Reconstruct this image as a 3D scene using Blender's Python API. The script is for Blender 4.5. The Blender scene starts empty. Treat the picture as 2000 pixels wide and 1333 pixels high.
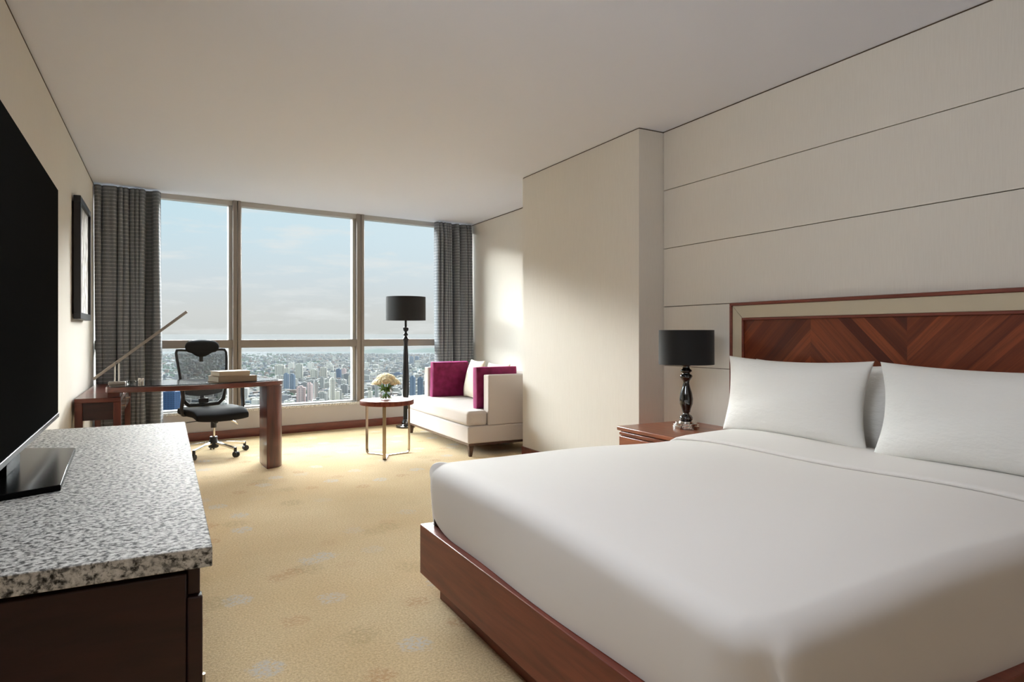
import bpy, bmesh, math, random
from mathutils import Vector, Matrix
PI = math.pi
S = bpy.context.scene
COL = S.collection
random.seed(7)

# ------------------------------------------------------------------ camera
YAW = math.atan(677 / 1261)
cd = bpy.data.cameras.new('camera'); cam = bpy.data.objects.new('camera', cd); COL.objects.link(cam)
cam.location = (0, 0, 1.15); cam.rotation_euler = (PI / 2, 0, -YAW)
cd.sensor_width = 36; cd.lens = 1261 / 2000 * 36; cd.shift_y = -14.5 / 2000
cd.clip_start = 0.05; cd.clip_end = 40000
S.camera = cam

# ------------------------------------------------------------------ view
S.view_settings.view_transform = 'Standard'; S.view_settings.look = 'None'
S.view_settings.exposure = 0.10; S.view_settings.gamma = 1.0; S.view_settings.use_curve_mapping = False
S.cycles.max_bounces = 14; S.cycles.diffuse_bounces = 8; S.cycles.glossy_bounces = 5
S.cycles.transmission_bounces = 10; S.cycles.transparent_max_bounces = 16
S.cycles.use_denoising = True; S.cycles.sample_clamp_indirect = 8.0
S.cycles.caustics_reflective = False; S.cycles.caustics_refractive = False

def lin(c):
    return tuple(((v / 255) / 12.92 if v / 255 <= .04045 else ((v / 255 + .055) / 1.055) ** 2.4) for v in c)
def C4(c): return (*lin(c), 1)

# ------------------------------------------------------------------ world: hazy sky, added bright band above the window view to light the room
SKY_BOOST = 136.0
W = bpy.data.worlds.new('hazy_sky'); S.world = W; W.use_nodes = True
nt = W.node_tree; nt.nodes.clear()
def N(t, **k):
    n = nt.nodes.new(t)
    for a, b in k.items(): setattr(n, a, b)
    return n
def L(a, b): nt.links.new(a, b)
tc = N('ShaderNodeTexCoord'); sep = N('ShaderNodeSeparateXYZ'); L(tc.outputs['Generated'], sep.inputs[0])
ramp = N('ShaderNodeValToRGB'); mr = N('ShaderNodeMapRange'); mr.inputs[1].default_value = 0.0; mr.inputs[2].default_value = 0.25
L(sep.outputs['Z'], mr.inputs[0]); L(mr.outputs[0], ramp.inputs[0])
cr = ramp.color_ramp
pts = [(0.0, (203, 205, 203)), (0.12, (208, 210, 209)), (0.30, (205, 214, 219)), (0.55, (198, 219, 229)), (0.85, (185, 219, 232))]
while len(cr.elements) < len(pts): cr.elements.new(0.5)
for e, (p, c) in zip(cr.elements, pts): e.position = p; e.color = C4(c)
# paler sky toward the right
azr = N('ShaderNodeMapRange'); azr.inputs[1].default_value = -0.15; azr.inputs[2].default_value = 0.45
L(sep.outputs['X'], azr.inputs[0])
zr = N('ShaderNodeMapRange'); zr.inputs[1].default_value = 0.04; zr.inputs[2].default_value = 0.2; zr.inputs[4].default_value = 0.75
L(sep.outputs['Z'], zr.inputs[0])
ml = N('ShaderNodeMath', operation='MULTIPLY'); L(azr.outputs[0], ml.inputs[0]); L(zr.outputs[0], ml.inputs[1])
mixa = N('ShaderNodeMix', data_type='RGBA'); L(ml.outputs[0], mixa.inputs[0]); L(ramp.outputs[0], mixa.inputs[6]); mixa.inputs[7].default_value = C4((224, 234, 240))
# thin clouds
mp = N('ShaderNodeMapping'); mp.inputs['Scale'].default_value = (5, 5, 26); L(tc.outputs['Generated'], mp.inputs[0])
ns = N('ShaderNodeTexNoise'); ns.inputs['Scale'].default_value = 1.6; ns.inputs['Detail'].default_value = 7; ns.inputs['Roughness'].default_value = .6
L(mp.outputs[0], ns.inputs['Vector'])
cl = N('ShaderNodeMapRange'); cl.inputs[1].default_value = .50; cl.inputs[2].default_value = .72; cl.inputs[4].default_value = .85; L(ns.outputs[0], cl.inputs[0])
mixc = N('ShaderNodeMix', data_type='RGBA'); L(cl.outputs[0], mixc.inputs[0]); L(mixa.outputs[2], mixc.inputs[6]); mixc.inputs[7].default_value = C4((226, 228, 228))
# added bright band: elevation above 15 degrees, toward +Y
e1 = N('ShaderNodeMapRange', interpolation_type='SMOOTHSTEP'); e1.inputs[1].default_value = .222; e1.inputs[2].default_value = .26; L(sep.outputs['Z'], e1.inputs[0])
e3 = N('ShaderNodeMapRange', interpolation_type='SMOOTHSTEP'); e3.inputs[1].default_value = .29; e3.inputs[2].default_value = .36; e3.inputs[3].default_value = 1; e3.inputs[4].default_value = .03; L(sep.outputs['Z'], e3.inputs[0])
e4 = N('ShaderNodeMath', operation='MULTIPLY'); L(e1.outputs[0], e4.inputs[0]); L(e3.outputs[0], e4.inputs[1])
e2 = N('ShaderNodeMapRange', interpolation_type='SMOOTHSTEP'); e2.inputs[1].default_value = .05; e2.inputs[2].default_value = .5; L(sep.outputs['Y'], e2.inputs[0])
em = N('ShaderNodeMath', operation='MULTIPLY'); L(e4.outputs[0], em.inputs[0]); L(e2.outputs[0], em.inputs[1])
es = N('ShaderNodeMath', operation='MULTIPLY_ADD'); L(em.outputs[0], es.inputs[0]); es.inputs[1].default_value = SKY_BOOST; es.inputs[2].default_value = 1.0
SKYCOL = (.9, .95, 1.0)
bg = N('ShaderNodeBackground'); tint = N('ShaderNodeMix', data_type='RGBA'); L(em.outputs[0], tint.inputs[0]); L(mixc.outputs[2], tint.inputs[6]); tint.inputs[7].default_value = (.78, .768, .750, 1)
L(tint.outputs[2], bg.inputs[0]); L(es.outputs[0], bg.inputs[1])
wo = N('ShaderNodeOutputWorld'); L(bg.outputs[0], wo.inputs[0])
W.cycles.sampling_method = 'MANUAL'; W.cycles.sample_map_resolution = 1024

# window wall line: Y = WY0 + WS * X
WY0, WS = 7.645, 0.108
HC = 2.6186
def wy(x): return WY0 + WS * x

# portal that guides daylight sampling through the window
pl = bpy.data.lights.new('window_portal', 'AREA'); pl.shape = 'RECTANGLE'; pl.size = 3.4; pl.size_y = 2.3
po = bpy.data.objects.new('window_portal', pl); COL.objects.link(po)
pl.cycles.is_portal = True
po.location = (1.53, wy(1.53) + .16, 1.45); po.rotation_euler = (-PI / 2, 0, math.atan(WS))
# veiled sun
sl = bpy.data.lights.new('veiled_sun', 'SUN'); sl.energy = .35; sl.angle = math.radians(16); sl.color = (1.0, .98, .95)
so = bpy.data.objects.new('veiled_sun', sl); COL.objects.link(so)
sd = Vector((-0.10, -0.80, -0.62)); so.rotation_euler = sd.to_track_quat('-Z', 'Y').to_euler(); so.location = (2, 14, 8)
# added fill lamp behind the camera (soft, warm)
def area(name, loc, rot, sx, sy, e, col):
    l = bpy.data.lights.new(name, 'AREA'); l.shape = 'RECTANGLE'; l.size = sx; l.size_y = sy; l.energy = e; l.color = col
    o = bpy.data.objects.new(name, l); COL.objects.link(o); o.location = loc; o.rotation_euler = rot; return o
# added area lamp standing in for upper sky, above the line of sight
area('upper_sky_fill', (2.5, 14.0, 8.2), (math.radians(-52), 0, 0), 13, 5.5, 3400, (.94, .96, 1.0))
area('rear_fill_light', (1.0, -1.3, HC - .03), (0, 0, 0), 2.2, 1.2, 5, (1.0, .95, .9))  # added fill, unseen at the rear of the room
area('bedroom_fill_light', (-.15, 1.35, HC - .30), (0, math.radians(-70), 0), .5, 1.0, 23, (.88, .94, 1.0))  # added out-of-view lamp, tilted to fill the bed and right wall

# ------------------------------------------------------------------ materials
MATS = {}
def M(name, col, rough=.6, metal=0, spec=.5, coat=0, sheen=0, emit=None):
    m = bpy.data.materials.new(name); m.use_nodes = True; b = m.node_tree.nodes['Principled BSDF']
    b.inputs['Base Color'].default_value = C4(col); b.inputs['Roughness'].default_value = rough
    b.inputs['Metallic'].default_value = metal; b.inputs['Specular IOR Level'].default_value = spec
    b.inputs['Coat Weight'].default_value = coat; b.inputs['Coat Roughness'].default_value = .08
    b.inputs['Sheen Weight'].default_value = sheen
    MATS[name] = m; return m
class G:
    """small node helper for one material"""
    def __init__(s, m): s.m = m; s.t = m.node_tree; s.b = s.t.nodes['Principled BSDF']
    def n(s, t, **k):
        x = s.t.nodes.new(t)
        for a, b in k.items(): setattr(x, a, b)
        return x
    def l(s, a, b): s.t.links.new(a, b)
    def coord(s, scale=(1, 1, 1), kind='Object', rot=(0, 0, 0)):
        c = s.n('ShaderNodeTexCoord'); mp = s.n('ShaderNodeMapping'); mp.inputs['Scale'].default_value = scale; mp.inputs['Rotation'].default_value = rot
        s.l(c.outputs[kind], mp.inputs[0]); return mp.outputs[0]
    def noise(s, vec, scale, detail=4, rough=.5, dist=0):
        x = s.n('ShaderNodeTexNoise'); x.inputs['Scale'].default_value = scale; x.inputs['Detail'].default_value = detail
        x.inputs['Roughness'].default_value = rough; x.inputs['Distortion'].default_value = dist
        if vec is not None: s.l(vec, x.inputs['Vector'])
        return x.outputs[0]
    def math(s, op, a, b=None, c=None, clamp=False):
        x = s.n('ShaderNodeMath', operation=op); x.use_clamp = clamp
        for i, v in enumerate((a, b, c)):
            if v is None: continue
            if isinstance(v, (int, float)): x.inputs[i].default_value = v
            else: s.l(v, x.inputs[i])
        return x.outputs[0]
    def ramp(s, fac, stops, interp='LINEAR'):
        r = s.n('ShaderNodeValToRGB'); r.color_ramp.interpolation = interp; e = r.color_ramp.elements
        while len(e) < len(stops): e.new(.5)
        for q, (p, c) in zip(e, stops): q.position = p; q.color = C4(c)
        s.l(fac, r.inputs[0]); return r.outputs[0]
    def mr(s, v, a, b, c=0, d=1, smooth=False):
        x = s.n('ShaderNodeMapRange'); x.interpolation_type = 'SMOOTHSTEP' if smooth else 'LINEAR'
        for i, q in zip((1, 2, 3, 4), (a, b, c, d)): x.inputs[i].default_value = q
        s.l(v, x.inputs[0]); return x.outputs[0]
    def mix(s, f, a, b, mode='MIX'):
        x = s.n('ShaderNodeMix', data_type='RGBA', blend_type=mode)
        for i, v in zip((0, 6, 7), (f, a, b)):
            if isinstance(v, (int, float)): x.inputs[i].default_value = v
            elif isinstance(v, tuple): x.inputs[i].default_value = C4(v)
            else: s.l(v, x.inputs[i])
        return x.outputs[2]
    def col(s, c): s.l(c, s.b.inputs['Base Color'])
    def bump(s, h, strength=.3, dist=.01):
        x = s.n('ShaderNodeBump'); x.inputs['Strength'].default_value = strength; x.inputs['Distance'].default_value = dist
        s.l(h, x.inputs['Height']); s.l(x.outputs[0], s.b.inputs['Normal'])

def wood(name, dark, mid, light, rough=.35, coat=.4, grain=(1, 14, 14), rot=(0, 0, 0)):
    m = M(name, mid, rough, coat=coat); g = G(m)
    v = g.coord(grain, rot=rot); f = g.noise(v, 2.2, 6, .6, .6)
    g.col(g.ramp(f, [(.3, dark), (.5, mid), (.72, light)]))
    return m
wood('mahogany', (58, 22, 15), (88, 36, 24), (112, 52, 34), grain=(9, 9, 1))
wood('mahogany_flat', (74, 30, 20), (96, 42, 28), (120, 58, 38), grain=(1, 12, 12))
wood('mahogany_gloss', (74, 30, 20), (96, 42, 28), (110, 50, 34), rough=.06, coat=1, grain=(1, 12, 12))
wood('mahogany_bed', (96, 40, 26), (116, 52, 35), (132, 64, 44), rough=.45, coat=.08, grain=(14, 1, 14))
wood('cabinet_wood', (38, 16, 15), (50, 23, 21), (60, 28, 25), rough=.45, coat=.1, grain=(2, 10, 10))
wood('nightstand_wood', (108, 52, 32), (136, 72, 44), (158, 92, 58), grain=(12, 1, 12))
wood('table_wood', (92, 44, 34), (118, 62, 48), (138, 80, 62), grain=(10, 2, 2), coat=0, rough=.5)
MATS['table_wood'].node_tree.nodes['Principled BSDF'].inputs['Specular IOR Level'].default_value = .12
wood('dark_rail', (60, 40, 32), (78, 54, 44), (90, 64, 52))

# wall covering: beige woven fabric
m = M('wall_fabric', (196, 186, 171), .85, spec=.2); g = G(m)
v = g.coord((120, 120, 6)); a = g.noise(v, 1.5, 3); v2 = g.coord((1.2, 1.2, .5)); b2 = g.noise(v2, 1.0, 3)
g.col(g.mix(g.mr(b2, .3, .7), g.mix(a, (210, 204, 195), (220, 215, 207)), g.mix(a, (213, 207, 197), (223, 218, 209)))); g.bump(a, .06, .002)
M('plaster', (232, 235, 247), .95, spec=.1)
M('gap_dark', (84, 70, 58), .9, spec=.1)
M('wall_lower', (200, 195, 194), .8, spec=.2)
wood('baseboard_wood', (88, 34, 26), (108, 44, 32), (124, 54, 40), grain=(1, 14, 14))

# carpet
m = M('carpet', (205, 180, 130), .95, spec=.1, sheen=.2); g = G(m)
v = g.coord((1, 1, 1)); big = g.noise(v, 1.3, 3); tuft = g.noise(v, 110, 4, .75)
base = g.mix(g.mr(big, .35, .65), (226, 198, 148), (240, 218, 174))
base = g.mix(g.mr(tuft, .36, .66, 0, .8), base, (180, 146, 98))
def motif(scale, off, lo, hi, base, colr, amt):
    mp = g.n('ShaderNodeMapping'); mp.inputs['Location'].default_value = off; g.l(v, mp.inputs[0])
    vo = g.n('ShaderNodeTexVoronoi'); vo.voronoi_dimensions = '2D'; vo.inputs['Scale'].default_value = scale; vo.inputs['Randomness'].default_value = 1.0; g.l(mp.outputs[0], vo.inputs['Vector'])
    wob = g.noise(mp.outputs[0], 24, 3); d = g.math('MULTIPLY_ADD', wob, .22, vo.outputs['Distance'])
    k = g.mr(d, lo, hi, 1, 0, True)
    holes = g.mr(g.noise(mp.outputs[0], 60, 2), .40, .55)
    sc = g.n('ShaderNodeSeparateColor'); g.l(vo.outputs['Color'], sc.inputs[0]); on = g.mr(sc.outputs[0], .2, .5)
    return g.mix(g.math('MULTIPLY', g.math('MULTIPLY', g.math('MULTIPLY', k, holes), on), amt), base, colr)
base = motif(2.6, (0.3, .1, 0), .22, .30, base, (205, 198, 190), .8)
base = motif(2.6, (.48, .26, 0), .20, .28, base, (190, 138, 88), .55)
base = motif(2.1, (.1, .6, 0), .20, .32, base, (176, 150, 100), .45)
g.col(base); g.bump(tuft, 1.0, .008)

# granite
m = M('granite', (190, 190, 186), .55, spec=.15); g = G(m); v = g.coord()
n1 = g.noise(v, 88, 4, .6, .3); n2 = g.noise(v, 160, 3, .6); n3 = g.noise(v, 30, 2)
c1 = g.ramp(n1, [(.36, (44, 43, 41)), (.44, (112, 110, 107)), (.51, (194, 192, 187)), (.66, (232, 231, 227))])
c1 = g.mix(g.mr(n2, .56, .64, 0, .7), c1, (120, 118, 114)); c1 = g.mix(g.mr(n3, .5, .7, 0, .35), c1, (216, 214, 209)); g.col(c1)

# curtain
m = M('curtain_fabric', (120, 118, 114), .8, spec=.2, sheen=.1); g = G(m)
uvn = g.n('ShaderNodeUVMap'); sp = g.n('ShaderNodeSeparateXYZ'); g.l(uvn.outputs[0], sp.inputs[0])
row = g.math('FRACT', g.math('MULTIPLY', sp.outputs[1], 27)); line = g.mr(g.math('ABSOLUTE', g.math('SUBTRACT', row, .5)), .08, .20, 1, 0, True)
cc = g.math('FRACT', g.math('MULTIPLY', sp.outputs[0], 11)); seg = g.mr(g.math('ABSOLUTE', g.math('SUBTRACT', cc, .5)), .22, .4, 1, .75, True)
rag = g.noise(g.coord((1, 1, 1), 'UV'), 90, 2)
k = g.math('MULTIPLY', g.math('MULTIPLY', line, seg), g.mr(rag, .3, .55))
g.col(g.mix(g.math('MULTIPLY', k, .36), (112, 116, 121), (212, 213, 213))); g.bump(rag, .1, .002)

# bedding, sofa, cushions
m = M('bed_linen', (226, 222, 219), .75, spec=.2, sheen=.1); g = G(m); g.bump(g.noise(g.coord(), 5, 3), .12, .02)
m = M('pillow_linen', (234, 234, 231), .7, spec=.25, sheen=.1); g = G(m); g.bump(g.noise(g.coord((3, 3, 8)), 3, 4, .6), .35, .02)
m = M('sofa_fabric', (205, 196, 190), .85, spec=.15, sheen=.3); g = G(m); n_ = g.noise(g.coord(), 260, 2); g.col(g.mix(n_, (194, 183, 176), (210, 200, 193))); g.bump(n_, .15, .003)
m = M('cream_fabric', (226, 217, 200), .85, spec=.15); g = G(m); n_ = g.noise(g.coord(), 180, 2); g.col(g.mix(n_, (212, 200, 180), (236, 228, 212))); g.bump(n_, .2, .003)
m = M('burgundy_velvet', (112, 22, 62), .6, spec=.2, sheen=.6); g = G(m); n_ = g.noise(g.coord(), 14, 4); g.col(g.mix(g.mr(n_, .3, .7), (96, 14, 48), (128, 28, 76)))
MATS['burgundy_velvet'].node_tree.nodes['Principled BSDF'].inputs['Sheen Tint'].default_value = C4((220, 90, 170))
m = M('headboard_fabric', (196, 184, 160), .8, spec=.2)

# herringbone veneer: coordinates in object space (y along wall, z up)
m = M('herringbone_veneer', (100, 48, 30), .45, spec=.3, coat=.08); g = G(m)
tcn = g.n('ShaderNodeTexCoord'); sp = g.n('ShaderNodeSeparateXYZ'); g.l(tcn.outputs['Object'], sp.inputs[0])
CW = 0.53
yo = g.math('SUBTRACT', sp.outputs[1], .64)
yy = g.math('DIVIDE', yo, CW); tri = g.math('PINGPONG', yo, CW)
colid = g.math('FLOOR', yy)
t = g.math('MULTIPLY', g.math('ADD', sp.outputs[2], tri), .7071)
along = g.math('MULTIPLY', g.math('SUBTRACT', sp.outputs[2], tri), .7071)
pid = g.math('FLOOR', g.math('DIVIDE', t, .052))
wn = g.n('ShaderNodeTexWhiteNoise'); wn.noise_dimensions = '2D'; cx = g.n('ShaderNodeCombineXYZ'); g.l(pid, cx.inputs[0]); g.l(colid, cx.inputs[1]); g.l(cx.outputs[0], wn.inputs['Vector'])
cv = g.n('ShaderNodeCombineXYZ'); g.l(g.math('MULTIPLY', t, 60), cv.inputs[0]); g.l(g.math('MULTIPLY', along, 3), cv.inputs[1]); g.l(g.math('MULTIPLY', wn.outputs[0], 30), cv.inputs[2])
gr = g.noise(cv.outputs[0], 1.0, 4, .6, .3)
cw_ = g.mix(wn.outputs[0], (84, 34, 21), (150, 76, 44)); cw_ = g.mix(g.mr(gr, .35, .7, 0, .5), cw_, (58, 25, 17))
fr = g.math('FRACT', g.math('DIVIDE', t, .052)); ed = g.mr(g.math('ABSOLUTE', g.math('SUBTRACT', fr, .5)), .47, .5, 0, .35)
g.col(g.mix(ed, cw_, (50, 20, 13)))

# metals, plastics, glass
M('black_lacquer', (14, 14, 15), .12, coat=1)
M('black_paint', (15, 15, 16), .4, spec=.3)
M('black_satin', (20, 20, 20), .35)
m = M('black_shade', (26, 25, 25), .75, spec=.25, sheen=.15); g = G(m); g.bump(g.noise(g.coord((1, 1, 1)), 250, 2), .1, .001)
M('shade_lining', (150, 140, 120), .8)
M('black_plastic', (24, 24, 25), .45)
M('black_mesh_fabric', (30, 30, 32), .8)
M('black_leather', (32, 32, 33), .75, spec=.15)
M('chrome', (214, 210, 204), .09, metal=1)
M('brushed_bronze', (168, 150, 128), .24, metal=1)
M('brushed_nickel', (176, 168, 158), .28, metal=1)
M('screen_black', (33, 33, 32), .6, spec=.0)
M('bezel', (22, 22, 22), .3)
M('bezel_silver', (120, 120, 122), .3, metal=.8)
M('gloss_black', (8, 8, 8), .10, spec=.5)
M('stand_black', (8, 8, 8), .2, spec=.05)
M('frame_black', (24, 24, 30), .35)
M('window_alu', (176, 173, 168), .45, metal=0, spec=.4)
M('window_alu_dark', (134, 125, 118), .45, spec=.4)
m = M('sill_stone', (226, 224, 220), .35); g = G(m); n_ = g.noise(g.coord(), 90, 3); g.col(g.ramp(n_, [(.38, (165, 163, 160)), (.52, (226, 224, 220)), (.7, (238, 236, 233))]))
M('paper', (236, 230, 218), .9)
m = M('book_cover', (176, 160, 142), .7); g = G(m); g.col(g.mix(g.noise(g.coord((2, 2, 60)), 6, 2), (138, 118, 98), (160, 140, 118)))
m = M('book_cover_light', (186, 168, 144), .7)
M('leaf_green', (84, 128, 52), .5); M('stem_green', (96, 150, 60), .45)
m = M('rose_petal', (244, 236, 210), .6, sheen=.2); g = G(m); n_ = g.noise(g.coord(), 30, 2); g.col(g.mix(n_, (250, 240, 206), (255, 252, 240)))
t = m.node_tree; mx = t.nodes.new('ShaderNodeMixShader'); tl_ = t.nodes.new('ShaderNodeBsdfTranslucent'); tl_.inputs[0].default_value = C4((255, 248, 226)); mx.inputs[0].default_value = .42
t.links.new(g.b.outputs[0], mx.inputs[1]); t.links.new(tl_.outputs[0], mx.inputs[2]); t.links.new(mx.outputs[0], t.nodes['Material Output'].inputs[0])
m = M('artwork', (220, 218, 214), .6); g = G(m)
n1 = g.noise(g.coord((1, 14, 4)), 1.3, 5, .6, 1.2); g.col(g.ramp(n1, [(.38, (120, 112, 104)), (.48, (178, 174, 168)), (.58, (226, 224, 220)), (.8, (238, 236, 232))]))

def glassy(name, tint, refl=.9, ior=1.45):
    m = bpy.data.materials.new(name); m.use_nodes = True; t = m.node_tree; t.nodes.clear()
    o = t.nodes.new('ShaderNodeOutputMaterial'); mx = t.nodes.new('ShaderNodeMixShader'); tr = t.nodes.new('ShaderNodeBsdfTransparent'); gl = t.nodes.new('ShaderNodeBsdfGlossy')
    fr = t.nodes.new('ShaderNodeFresnel'); fr.inputs[0].default_value = ior; mu = t.nodes.new('ShaderNodeMath'); mu.operation = 'MULTIPLY'; mu.inputs[1].default_value = refl
    tr.inputs[0].default_value = (*tint, 1); gl.inputs['Roughness'].default_value = .02
    t.links.new(fr.outputs[0], mu.inputs[0]); t.links.new(mu.outputs[0], mx.inputs[0]); t.links.new(tr.outputs[0], mx.inputs[1]); t.links.new(gl.outputs[0], mx.inputs[2]); t.links.new(mx.outputs[0], o.inputs[0])
    MATS[name] = m
glassy('window_glass', (.98, .99, .985), .08)
glassy('vase_glass', (.975, .985, .98), .35)
glassy('water', (.98, .99, .98), .2, 1.33)
# open chair mesh: woven thread with see-through holes
m = bpy.data.materials.new('chair_net'); m.use_nodes = True; t = m.node_tree; b = t.nodes['Principled BSDF']; b.inputs['Base Color'].default_value = C4((88, 92, 98)); b.inputs['Roughness'].default_value = .7
mx = t.nodes.new('ShaderNodeMixShader'); tr = t.nodes.new('ShaderNodeBsdfTransparent'); mx.inputs[0].default_value = .70
t.links.new(tr.outputs[0], mx.inputs[1]); t.links.new(b.outputs[0], mx.inputs[2]); t.links.new(mx.outputs[0], t.nodes['Material Output'].inputs[0]); MATS['chair_net'] = m

# ------------------------------------------------------------------ builders
def new(name, bm, mat, parent=None, smooth=None, bevel=0, seg=2, subsurf=0, label=None):
    bmesh.ops.recalc_face_normals(bm, faces=bm.faces)
    me = bpy.data.meshes.new(name); bm.to_mesh(me); bm.free()
    o = bpy.data.objects.new(name, me); COL.objects.link(o)
    for q in (mat if isinstance(mat, (list, tuple)) else [mat]): me.materials.append(MATS[q])
    if bevel:
        b = o.modifiers.new('bevel', 'BEVEL'); b.width = bevel; b.segments = seg; b.limit_method = 'ANGLE'; b.angle_limit = .6
        b.harden_normals = False
    if subsurf:
        s = o.modifiers.new('subsurf', 'SUBSURF'); s.levels = subsurf; s.render_levels = subsurf
    if smooth or bevel or subsurf:
        for p in me.polygons: p.use_smooth = True
    if (bevel or smooth == 'angle') and not subsurf:
        try: me.set_sharp_from_angle(angle=.7)
        except Exception: pass
    if parent: o.parent = parent
    if label: o['label'] = label
    return o
def tag(o, label, cat, group=None):
    o['label'] = label; o['category'] = cat
    if group: o['group'] = group
    return o
def thing(name, label, cat, loc=(0, 0, 0), rz=0, group=None):
    o = bpy.data.objects.new(name, None); COL.objects.link(o); o.location = loc; o.rotation_euler = (0, 0, rz); o.empty_display_size = .1
    return tag(o, label, cat, group)
def struct(o): o['kind'] = 'structure'; return o
def B(): return bmesh.new()
def box(bm, x0, x1, y0, y1, z0, z1, mi=0):
    vs = [bm.verts.new((x, y, z)) for z in (z0, z1) for y in (y0, y1) for x in (x0, x1)]
    for f in ((0, 2, 3, 1), (4, 5, 7, 6), (0, 1, 5, 4), (2, 6, 7, 3), (0, 4, 6, 2), (1, 3, 7, 5)):
        bm.faces.new([vs[i] for i in f]).material_index = mi
    return vs
def prism(bm, pts, z0, z1):
    a = [bm.verts.new((x, y, z0)) for x, y in pts]; b = [bm.verts.new((x, y, z1)) for x, y in pts]; n = len(pts)
    bm.faces.new(a[::-1]); bm.faces.new(b)
    for i in range(n): bm.faces.new((a[i], a[(i + 1) % n], b[(i + 1) % n], b[i]))
def lathe(bm, prof, seg=32, c=(0, 0, 0), cap=True):
    rings = []
    for r, z in prof:
        rings.append([bm.verts.new((c[0] + r * math.cos(2 * PI * i / seg), c[1] + r * math.sin(2 * PI * i / seg), c[2] + z)) for i in range(seg)])
    for a, b in zip(rings, rings[1:]):
        for i in range(seg): bm.faces.new((a[i], a[(i + 1) % seg], b[(i + 1) % seg], b[i]))
    if cap:
        if prof[0][0] > 1e-5: bm.faces.new(rings[0][::-1])
        if prof[-1][0] > 1e-5: bm.faces.new(rings[-1])
def tube(bm, path, r, seg=10, cap=True):
    path = [Vector(p) for p in path]; rs = r if isinstance(r, (list, tuple)) else [r] * len(path); rings = []
    up = Vector((0, 0, 1)); prev = None
    for i, p in enumerate(path):
        d = (path[min(i + 1, len(path) - 1)] - path[max(i - 1, 0)]).normalized()
        if prev is None:
            ref = up if abs(d.dot(up)) < .95 else Vector((1, 0, 0)); u = d.cross(ref).normalized()
        else: u = (prev - d * prev.dot(d)).normalized()
        prev = u; w = d.cross(u)
        rings.append([bm.verts.new(p + (u * math.cos(2 * PI * k / seg) + w * math.sin(2 * PI * k / seg)) * rs[i]) for k in range(seg)])
    for a, b in zip(rings, rings[1:]):
        for k in range(seg): bm.faces.new((a[k], a[(k + 1) % seg], b[(k + 1) % seg], b[k]))
    if cap: bm.faces.new(rings[0][::-1]); bm.faces.new(rings[-1])
def strip(bm, path, w, t, wdir):
    """flat bar following path; wdir = width direction"""
    path = [Vector(p) for p in path]; wd = Vector(wdir).normalized(); rings = []
    for i, p in enumerate(path):
        d = (path[min(i + 1, len(path) - 1)] - path[max(i - 1, 0)]).normalized(); n = d.cross(wd).normalized()
        rings.append([bm.verts.new(p + wd * a * w / 2 + n * b * t / 2) for a, b in ((-1, -1), (1, -1), (1, 1), (-1, 1))])
    for a, b in zip(rings, rings[1:]):
        for k in range(4): bm.faces.new((a[k], a[(k + 1) % 4], b[(k + 1) % 4], b[k]))
    bm.faces.new(rings[0][::-1]); bm.faces.new(rings[-1])
def xform(bm, mtx): bmesh.ops.transform(bm, matrix=mtx, verts=bm.verts)
def cushion(bm, w, h, t, n=22, ear=.05, p=2.2, box_=0.0, wr=0.0, seed=0):
    """pillow in local XZ plane (width x, height z), thickness along y, centred"""
    rnd = random.Random(seed); ph = [rnd.uniform(0, 6) for _ in range(6)]
    def pt(u, v, s):
        pin = 1 - ear * (1 - abs(v) ** 2.0); pin2 = 1 - ear * (1 - abs(u) ** 2.0)
        x = u * w / 2 * pin; z = v * h / 2 * pin2
        e = max(0, (1 - abs(u) ** p)) * max(0, (1 - abs(v) ** p)); th = t / 2 * (e ** .5) if not box_ else t / 2 * min(1, (box_ + (1 - box_) * e ** .38))
        if box_ and (abs(u) > .999 or abs(v) > .999): th = t / 2 * box_
        th += wr * e ** .5 * (math.sin(5 * u + ph[0] + 2 * v) * .5 + math.sin(7 * v + ph[1] - 3 * u) * .5)
        return (x, s * th, z)
    gr = {}
    for s in (-1, 1):
        for i in range(n + 1):
            for j in range(n + 1):
                edge = i in (0, n) or j in (0, n)
                if s == 1 and edge and not box_: gr[(s, i, j)] = gr[(-1, i, j)]; continue
                u = math.sin((i / n - .5) * PI); v = math.sin((j / n - .5) * PI)
                gr[(s, i, j)] = bm.verts.new(pt(u, v, s))
    for s in (-1, 1):
        for i in range(n):
            for j in range(n):
                q = [gr[(s, i, j)], gr[(s, i + 1, j)], gr[(s, i + 1, j + 1)], gr[(s, i, j + 1)]]
                if len(set(q)) == 4: bm.faces.new(q)
    if box_:
        per = [(i, 0) for i in range(n)] + [(n, j) for j in range(n)] + [(i, n) for i in range(n, 0, -1)] + [(0, j) for j in range(n, 0, -1)]
        for k in range(len(per)):
            a, b = per[k], per[(k + 1) % len(per)]
            bm.faces.new((gr[(-1, *a)], gr[(-1, *b)], gr[(1, *b)], gr[(1, *a)]))

# ------------------------------------------------------------------ room shell
XL, XR, XN, YB = -.618, 3.195, 3.66, -2.3
CY0, CY1, CX = 3.622, 5.317, 2.97
b = B()
prism(b, [(XL - .2, YB - .2), (XN + .2, YB - .2), (XN + .2, wy(XN) + .14), (XL - .2, wy(XL) + .14)], -.1, 0)
struct(new('floor', b, 'carpet'))
b = B(); prism(b, [(XL - .2, YB - .2), (XN + .2, YB - .2), (XN + .2, wy(XN) + .02), (XL - .2, wy(XL) + .02)], HC, HC + .12); struct(new('ceiling', b, 'plaster'))
b = B(); box(b, XL - .15, XL, YB, wy(XL) + .2, 0, HC - .014); struct(new('wall_left', b, 'wall_fabric'))
b = B(); box(b, XR + .012, XR + .15, YB, CY0 + .05, 0, HC - .004); wr_ = struct(new('wall_right', b, 'gap_dark'))
zs = [0.10, .497, .92, 1.344, 1.765, 2.188, HC - .005]
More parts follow.
